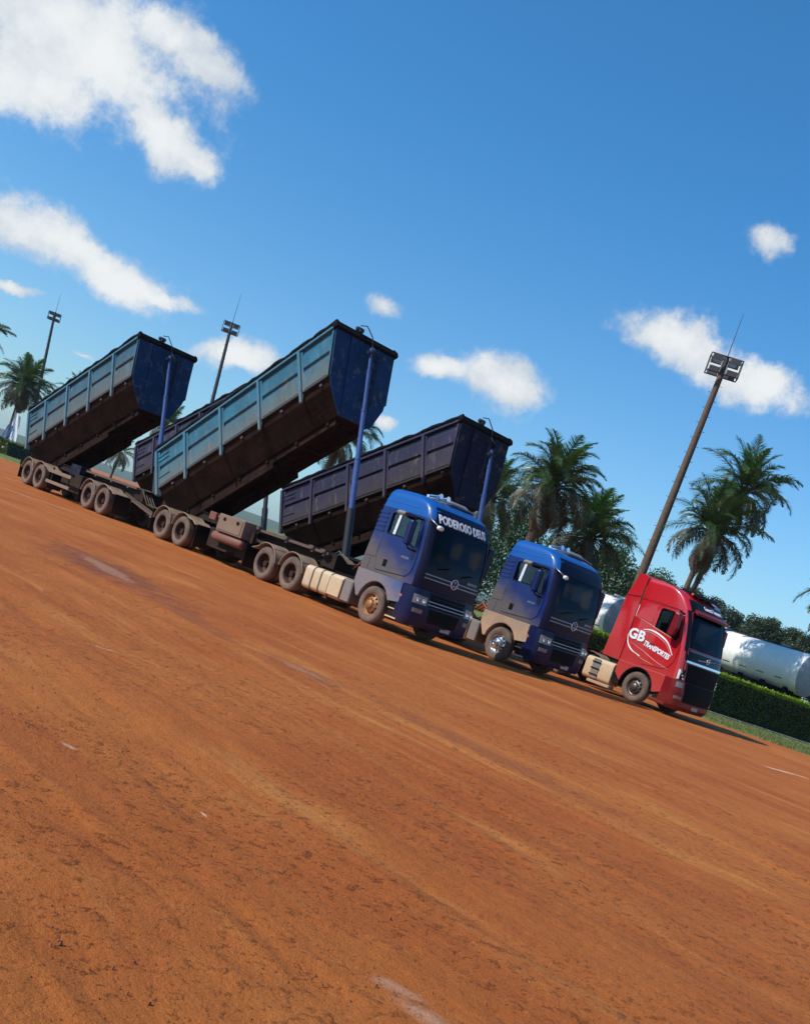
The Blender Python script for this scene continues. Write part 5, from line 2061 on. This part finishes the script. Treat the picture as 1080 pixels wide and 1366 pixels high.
hedge('long clipped hedge with bright green top growth, in front of the white tank trailer', (6.3, 49.3), (28.5, 60.9), 1.6, 1.95, 34000, .11, seed=3)
hedge('clipped green hedge at the left edge, beyond the tail of the blue trailers', (-62.5, 112.0), (-45.0, 105.6), 9.0, 1.45, 5000, .22, seed=4, top_m='hedge_leaf')
# pale kerb between right hedge and grass
mb = MB()
L0, L1 = Vector((5.9, 48.3, 0)), Vector((28.8, 60.2, 0))
dd = (L1 - L0).normalized()
nn_ = Vector((-dd.y, dd.x, 0))
nk = 26
for k in range(nk):
    a = L0.lerp(L1, k / nk) + dd * .012
    b = L0.lerp(L1, (k + 1) / nk) - dd * .012
    o = MB()
    vs = []
    for p in (a, b):
        for q in (p, p + nn_ * .14):
            vs += [(q.x, q.y, -.02), (q.x, q.y, .13 + random.uniform(-.006, .006))]
    o.add(vs, [(0, 1, 3, 2), (4, 6, 7, 5), (0, 4, 5, 1), (2, 3, 7, 6), (1, 5, 7, 3), (0, 2, 6, 4)])
    if k == 0:
        kerb_root = thing('kerb', 'pale concrete kerb along the foot of the right hedge', 'kerb', (0, 0, 0))
    o.build('kerb_stone', 'concrete', kerb_root, bevel=.01)


def frond_mesh(droop, length, seed, m, wilt=0.0):
    """feather frond leaving the origin along +x, bending down"""
    rnd = random.Random(seed)
    v, f = [], []
    n = 22
    pts = []
    ang = R(12)
    p = Vector((0, 0, 0))
    for k in range(n + 1):
        pts.append(p.copy())
        s = k / n
        ang -= R(droop) / n * (.35 + 1.3 * s)
        p = p + Vector((math.cos(ang), 0, math.sin(ang))) * (length / n)
    mb = MB()
    mb.tube(pts, [.028 * (1 - .85 * k / n) + .004 for k in range(n + 1)], 4)
    v, f = mb.v, mb.f
    nl = 70
    for k in range(nl):
        s = .14 + .86 * (k + rnd.random() * .6) / nl
        i = min(int(s * n), n - 1)
        q = pts[i].lerp(pts[i + 1], s * n - i)
        tdir = (pts[i + 1] - pts[i]).normalized()
        up_ = Vector((-tdir.z, 0, tdir.x))
        ll = length * .27 * math.sin(math.pi * min(1, .16 + s * .84)) ** .6 * rnd.uniform(.8, 1.15)
        for sd in (-1, 1):
            lift = rnd.uniform(-.15, .55) - wilt
            d0 = (Vector((0, sd, 0)) * 1.0 + tdir * rnd.uniform(.45, .9) + up_ * lift).normalized()
            a = q
            b = q + d0 * ll * .45
            d1 = (d0 + Vector((0, 0, -.38 - wilt))).normalized()
            c = b + d1 * ll * .5
            wv = tdir * .0155 + up_ * .006 * sd
            o = len(v)
            v += [tuple(a - wv), tuple(a + wv), tuple(b - wv * 1.1), tuple(b + wv * 1.1), tuple(c)]
            f += [(o, o + 1, o + 3, o + 2), (o + 2, o + 3, o + 4)]
    return raw_mesh('frond', v, f, m)


FR = {'young': [frond_mesh(dr, 1.0 * 2.5, 10 + i, 'palm_young') for i, dr in enumerate((35, 55))],
      'mid': [frond_mesh(dr, 2.8, 20 + i, 'palm_green', .1) for i, dr in enumerate((70, 95, 110, 85))],
      'old': [frond_mesh(dr, 2.7, 30 + i, 'palm_old', .35) for i, dr in enumerate((95, 120))],
      'dead': [frond_mesh(dr, 2.2, 40 + i, 'palm_dead', .6) for i, dr in enumerate((60, 80))]}


def palm(label, top, lean=(0, 0), scale=1.0, nf=30, seed=1, dead=3, trunk_r=.17, group='palms standing behind the trucks', boots=True):
    rnd = random.Random(seed)
    top = Vector(top)
    base = Vector((top.x - lean[0], top.y - lean[1], 0))
    t = thing('palm_tree', label, 'palm tree', base, 0, group)
    h = top.z - 2.7 * scale            # crown centre height
    pts, rs = [], []
    n = 26
    for k in range(n + 1):
        s = k / n
        pts.append((lean[0] * s ** 1.4, lean[1] * s ** 1.4, -.1 + (h + .1) * s))
        rs.append(trunk_r * (1.35 - .45 * min(1, s * 3)) * (1 + .05 * (k % 2)))
    MB().tube(pts, rs, 12).build('trunk', 'bark', t, smooth=60)
    cx, cy = lean[0], lean[1]
    if boots:
        mb = MB()
        for k in range(34):
            a = k * 2.4
            z = h - 1.1 + 1.1 * k / 34
            p = Vector((cx + trunk_r * math.cos(a), cy + trunk_r * math.sin(a), z))
            q = p + Vector((math.cos(a) * .20, math.sin(a) * .20, .32))
            mb.tube([p, q], [.06, .03], 5)
        mb.build('leaf_bases', 'bark', t)
    for k in range(nf):
        s = k / (nf - 1)
        az = k * 2.39996 + rnd.uniform(-.25, .25)
        if s < .18:
            el, kind = R(rnd.uniform(62, 84)), 'young'
        elif s < .72:
            el, kind = R(62 - (s - .18) / .54 * 62 + rnd.uniform(-8, 8)), 'mid'
        else:
            el, kind = R(0 - (s - .72) / .28 * 42 + rnd.uniform(-8, 8)), 'old'
        me = rnd.choice(FR[kind])
        o = place('frond', me, t, loc=(cx + .12 * math.cos(az), cy + .12 * math.sin(az), h + .12 * math.sin(el)), rot=Euler((rnd.uniform(-.4, .4), -el, az), 'XYZ'))
        o.scale = [scale * rnd.uniform(.85, 1.1)] * 3
    for k in range(dead):
        az = rnd.uniform(0, 6.28)
        o = place('dead_frond', rnd.choice(FR['dead']), t, loc=(cx, cy, h - .35), rot=Euler((0, R(rnd.uniform(48, 70)), az), 'XYZ'))
        o.scale = [scale * rnd.uniform(.7, 1.0)] * 3
    return t


palm('tallest palm with a feathery crown, right of the nearest light mast', (13.6, 61.6, 14.9), (1.2, .3), 1.15, 44, 1, 7)
palm('shorter drooping palm left of the tallest palm, right behind the red truck', (12.5, 60.5, 12.3), (.5, .1), 1.15, 46, 2, 12)
palm('big bushy palm with bright green young fronds at its top, behind the second blue truck', (3.0, 51.5, 10.4), (.4, 0), 1.02, 54, 3, 12, trunk_r=.26)
palm('dense lower palm with dark drooping fronds right beside the big bushy palm', (5.9, 56.0, 9.2), (.1, .1), 1.05, 52, 4, 12)
palm('palm half hidden behind the front corner of the purple tipper body', (.6, 66.6, 10.6), (.2, 0), 1.1, 46, 5, 12)
palm('palm poking out under the raised front of the light blue tipper body', (-10.4, 74.7, 12.4), (.4, 0), 1.2, 36, 6, 6)
palm('distant palm peeping over the rim of the light blue tipper body by the middle mast', (-38.6, 132.2, 12.6), (.4, 0), 1.2, 26, 7, 3)
palm('small dark distant palm seen in the gap under the faded blue tipper body', (-46.0, 141.6, 7.2), (.5, 0), 1.0, 26, 8, 3)
palm('round drooping palm behind the tail of the faded blue tipper body', (-54.3, 127.1, 12.0), (.3, 0), 1.5, 54, 9, 16, trunk_r=.24)
palm('thin-crowned palm just right of the round drooping palm at the left', (-50.2, 133.0, 12.2), (.2, 0), 1.1, 26, 10, 3)
palm('palm cut by the left edge of the photo', (-49.2, 101.9, 13.0), (.2, 0), 1.25, 34, 11, 6)
palm('palm cut by the right edge of the photo, only frond tips showing', (18.25, 51.0, 10.3), (-2.2, 0), 1.2, 36, 12, 4)


def tree_mesh(seed, m, h, w_, nleaf, size, lobes=9):
    rnd = random.Random(seed)
    L_ = []
    for k in range(lobes):
        s = (k + .5) / lobes
        z = h * (.30 + .62 * s)
        r = w_ * .5 * (1.0 - .55 * abs(s - .35) * 1.5) * rnd.uniform(.7, .95)
        a = rnd.uniform(0, 6.28)
        o = w_ * .18 * (1 - s) + .1
        L_.append((Vector((o * math.cos(a) * rnd.uniform(.6, 1.6), o * math.sin(a) * rnd.uniform(.6, 1.6), z)), r))

    def pt(rn):
        c, r = rn.choice(L_)
        d = Vector((rn.gauss(0, 1), rn.gauss(0, 1), rn.gauss(0, .8))).normalized()
        q = r * rn.uniform(.55, 1.12)
        return c + d * q, d
    v, f = [], []
    leaves(v, f, nleaf, pt, size, rnd, .35)
    crown = raw_mesh('crown', v, f, m)
    mb = MB()
    mb.tube([(0, 0, -.1), (.1, 0, h * .3), (0, .1, h * .6), (.1, 0, h * .85)], [.22, .17, .11, .04], 8)
    for c, r in L_[:6]:
        mb.tube([(0, 0, c.z - r * 1.2), c * .6 + Vector((0, 0, c.z * .4)), c], [.08, .05, .02], 5)
    return crown, mb.mesh('trunk', 'bark_pale', 60)


EU = [tree_mesh(100 + i, 'euc_leaf', 12.0, 5.0, 9000, .28, 14) for i in range(4)]
BR = [tree_mesh(200 + i, 'tree_leaf', 9.0, 7.0, 11000, .25, 16) for i in range(3)]


def tree(label, x, y, var, sc, name='tree', group='trees behind the yard', cat='tree'):
    t = thing(name, label, cat, (x, y, 0), random.uniform(0, 6.28), group)
    a = place('crown', var[0], t)
    b = place('trunk', var[1], t)
    for o in (a, b):
        o.scale = sc
    return t


# the row of eucalyptus at the right horizon
r3 = random.Random(12)
for k in range(38):
    f = k / 37
    x = 25 + 50 * f + r3.uniform(-.5, .5)
    y = 156 - 6 * f + r3.uniform(-3, 3)
    s = r3.uniform(.96, 1.06) * (1.02 - .14 * f)
    tree('dark eucalyptus in the even tree line above the white tanks at the right', x, y, EU[k % 4], (s * 1.2, s * 1.2, s * 1.06), 'eucalyptus_tree', 'eucalyptus tree line beyond the tanks')
# nearer broadleaf trees between the palms
for k, (x, y, s, lb) in enumerate([(.8, 104, .95, 'bushy green tree between the purple tipper and the big palm'),
                                   (4.8, 112, 1.25, 'taller green tree just left of the big bushy palm'),
                                   (9.0, 108, 1.05, 'green tree whose crown fills the gap under the big bushy palm'),
                                   (14.0, 106, 1.15, 'green tree between the second blue truck and the right light mast'),
                                   (18.5, 104, 1.0, 'green tree right behind the foot of the right light mast'),
                                   (22.5, 112, .95, 'lower tree just right of the foot of the right light mast'),
                                   (-3.2, 110, .80, 'low green tree seen below the purple tipper body')]):
    tree(lb, x, y, BR[k % 3], (s, s, s * 1.05), 'broadleaf_tree', 'broadleaf trees between the palms')


# ------------------------------------------------------------------ light masts
def mast(label, x, y, h, lean, head=1.95, rb=.30, rt=.15, m='pole_wood', face=0.0, rod=3.2, cluster=2):
    t = thing('light_mast', label, 'light mast', (x - lean[0], y - lean[1], 0), 0, 'tall floodlight masts')
    top = Vector((lean[0], lean[1], h))
    d = top.normalized()
    n = 14
    pts = [top * (k / n) for k in range(n + 1)]
    MB().tube(pts, [rb + (rt - rb) * k / n for k in range(n + 1)], 14).build('pole', m, t, smooth=60)
    # climbing pegs
    mb = MB()
    for k in range(int(h / .45) - 4):
        p = top * ((k + 4) * .45 / h)
        r_ = rb + (rt - rb) * ((k + 4) * .45 / h)
        s = 1 if k % 2 else -1
        mb.tube([p, p + Vector((s * (r_ + .14), 0, 0))], .014, 4)
    tag(mb.build('climbing_pegs', 'pole_steel', t), kind='stuff')
    c = Matrix.Translation(top) @ Matrix.Rotation(face, 4, 'Z')
    w2 = head / 2
    zb, zt = -.15, .85
    mb = MB()
    for yy in (-.42, .42):
        for zz in (zb, zt):
            mb.tube([c @ Vector((-w2, yy, zz)), c @ Vector((w2, yy, zz))], .035, 6)
        for xx in (-w2, w2):
            mb.tube([c @ Vector((xx, yy, zb)), c @ Vector((xx, yy, zt))], .03, 6)
        for xx in (-.16, .16):
            mb.tube([c @ Vector((xx, yy, zb)), c @ Vector((xx, yy, zt))], .02, 6)
    for xx in (-w2, 0, w2):
        for zz in (zb, zt):
            mb.tube([c @ Vector((xx, -.42, zz)), c @ Vector((xx, .42, zz))], .03, 6)
    mb.tube([c @ Vector((0, 0, -.3)), c @ Vector((0, 0, zt + .1))], rt * .8, 8)
    mb.build('platform_frame', 'pole_steel', t)
    for zz in (.0, .68):
        for sx in (-1, 1):
            for sy in (-1, 1):
                f_ = MB()
                xf = c @ Matrix.Translation((sx * w2 * .55, sy * .48, zz)) @ Matrix.Rotation(R(12) * -sy, 4, 'X')
                f_.box(-w2 * .34, w2 * .34, -.07, .07, -.15, .15, xf)
                o = f_.build('floodlight', 'flood_glass', t, bevel=.015)
    MB().tube([c @ Vector((0, 0, zt)), c @ Vector((0, 0, zt + rod))], [.03, .012], 6).build('lightning_rod', 'pole_steel', t)
    return t


mast('nearest and tallest light mast, with a brown wooden pole, rising behind the red truck', 10.75, 64.7, 18.3, (.55, 0), 1.85, .31, .17, face=R(-6), rod=2.6)
mast('middle light mast seen over the rim of the light blue tipper body', -30.2, 115.2, 19.4, (-1.0, 0), 1.7, .27, .15, 'pole_steel', R(15))
mast('farthest light mast at the left, rising out of the palm', -62.0, 148.4, 18.6, (-1.3, 0), 1.6, .28, .16, 'pole_steel', R(20), rod=2.6)

# street lamp by the left edge
t = thing('street_lamp', 'thin pale street lamp with a curved arm at the left edge by the palms', 'street lamp', (-54.6, 118, 0))
MB().tube([(0, 0, 0), (.1, 0, 3.6), (.15, 0, 6.6), (.3, 0, 7.2), (.8, 0, 7.55), (1.6, 0, 7.6)], [.09, .07, .055, .05, .045, .04], 8).build('pole', 'pole_pale', t, smooth=True)
MB().box(1.5, 2.1, -.12, .12, 7.54, 7.66).build('lamp_head', 'pole_pale', t, bevel=.03)

# white and blue banner behind the tail of the last trailer
t = thing('feather_banner', 'white banner with blue stripes on a pole behind the tail of the faded blue trailer', 'banner', (-48.2, 112.6, 0))
MB().tube([(0, 0, 0), (0, 0, 4.6)], .04, 6).build('pole', 'pole_pale', t)
v, f = [], []
for k in range(13):
    z = .9 + 3.5 * k / 12
    wd = .9 * (1 - .25 * (k / 12) ** 2)
    for j in range(7):
        v.append((-.02 + wd * j / 6, .06 * math.sin(j * 1.4 + k * .5), z - .05 * j))
for k in range(12):
    for j in range(6):
        a = k * 7 + j
        f.append((a, a + 1, a + 8, a + 7))
cl = place('cloth', raw_mesh('cloth', v, f, 'banner_white'), t)
for x0, x1 in ((-.45, .05), (-.85, -.35)):
    mb = MB()
    mb.add([(x0, -.05, .9), (x0 + .14, -.05, .9), (x1 + .14, -.05, 3.0), (x1, -.05, 3.0)], [(0, 1, 2, 3)])
    mb.add([(x0, -.09, .9), (x0 + .14, -.09, .9), (x1 + .14, -.09, 3.0), (x1, -.09, 3.0)], [(0, 1, 2, 3)])
    mb.build('stripe', 'banner_blue', t)


# ------------------------------------------------------------------ stones and clods on the dirt
def stones():
    rnd = random.Random(31)
    v, f = [], []
    for k in range(3600):
        D = 2.6 + 15 * rnd.random() ** 1.6
        az = R(rnd.uniform(-26, 27))
        x, y = D * math.sin(az), D * math.cos(az)
        if fbm(np.array([x * .9]), np.array([y * .9]), 2, 88)[0] < rnd.uniform(-.3, .25):
            continue
        s = rnd.uniform(.002, .006) * (1 + (rnd.random() < .03) * 1.0)
        o = len(v)
        rot = rnd.uniform(0, 6.28)
        for q in range(5):
            a = rot + q * 1.2566
            r_ = s * rnd.uniform(.7, 1.3)
            v.append((x + r_ * math.cos(a), y + r_ * math.sin(a) * .8, -.002))
        for q in range(5):
            a = rot + q * 1.2566 + .3
            r_ = s * rnd.uniform(.4, .8)
            v.append((x + r_ * math.cos(a), y + r_ * math.sin(a) * .8, s * rnd.uniform(.6, 1.1) + .004))
        for q in range(5):
            r_ = (q + 1) % 5
            f.append((o + q, o + r_, o + 5 + r_, o + 5 + q))
        f.append((o + 5, o + 6, o + 7, o + 8, o + 9))
    me = raw_mesh('loose_clods', v, f, 'clod')
    tag(place('loose_clods', me), 'small crumbs of red earth scattered over the dirt yard', 'earth crumbs', kind='stuff')


leaf_mat('clod', (0.20, 0.06, 0.022), (0.36, 0.13, 0.045), 0.0, .95)
stones()


# ------------------------------------------------------------------ thin air between here and the hills
def haze():
    mb = MB()
    mb.box(-4600, 4600, -4600, 4600, -4.0, 62.0)
    m = bpy.data.materials.new('haze')
    m.use_nodes = True
    t_ = m.node_tree
    t_.nodes.clear()
    out = t_.nodes.new('ShaderNodeOutputMaterial')
    v_ = t_.nodes.new('ShaderNodeVolumePrincipled')
    v_.inputs['Color'].default_value = (0.80, 0.90, 1.0, 1)
    v_.inputs['Density'].default_value = 0.00013
    v_.inputs['Anisotropy'].default_value = 0.3
    t_.links.new(v_.outputs[0], out.inputs['Volume'])
    o = mb.build('haze', m)
    tag(o, 'thin pale haze over the far hills', kind='stuff')


haze()
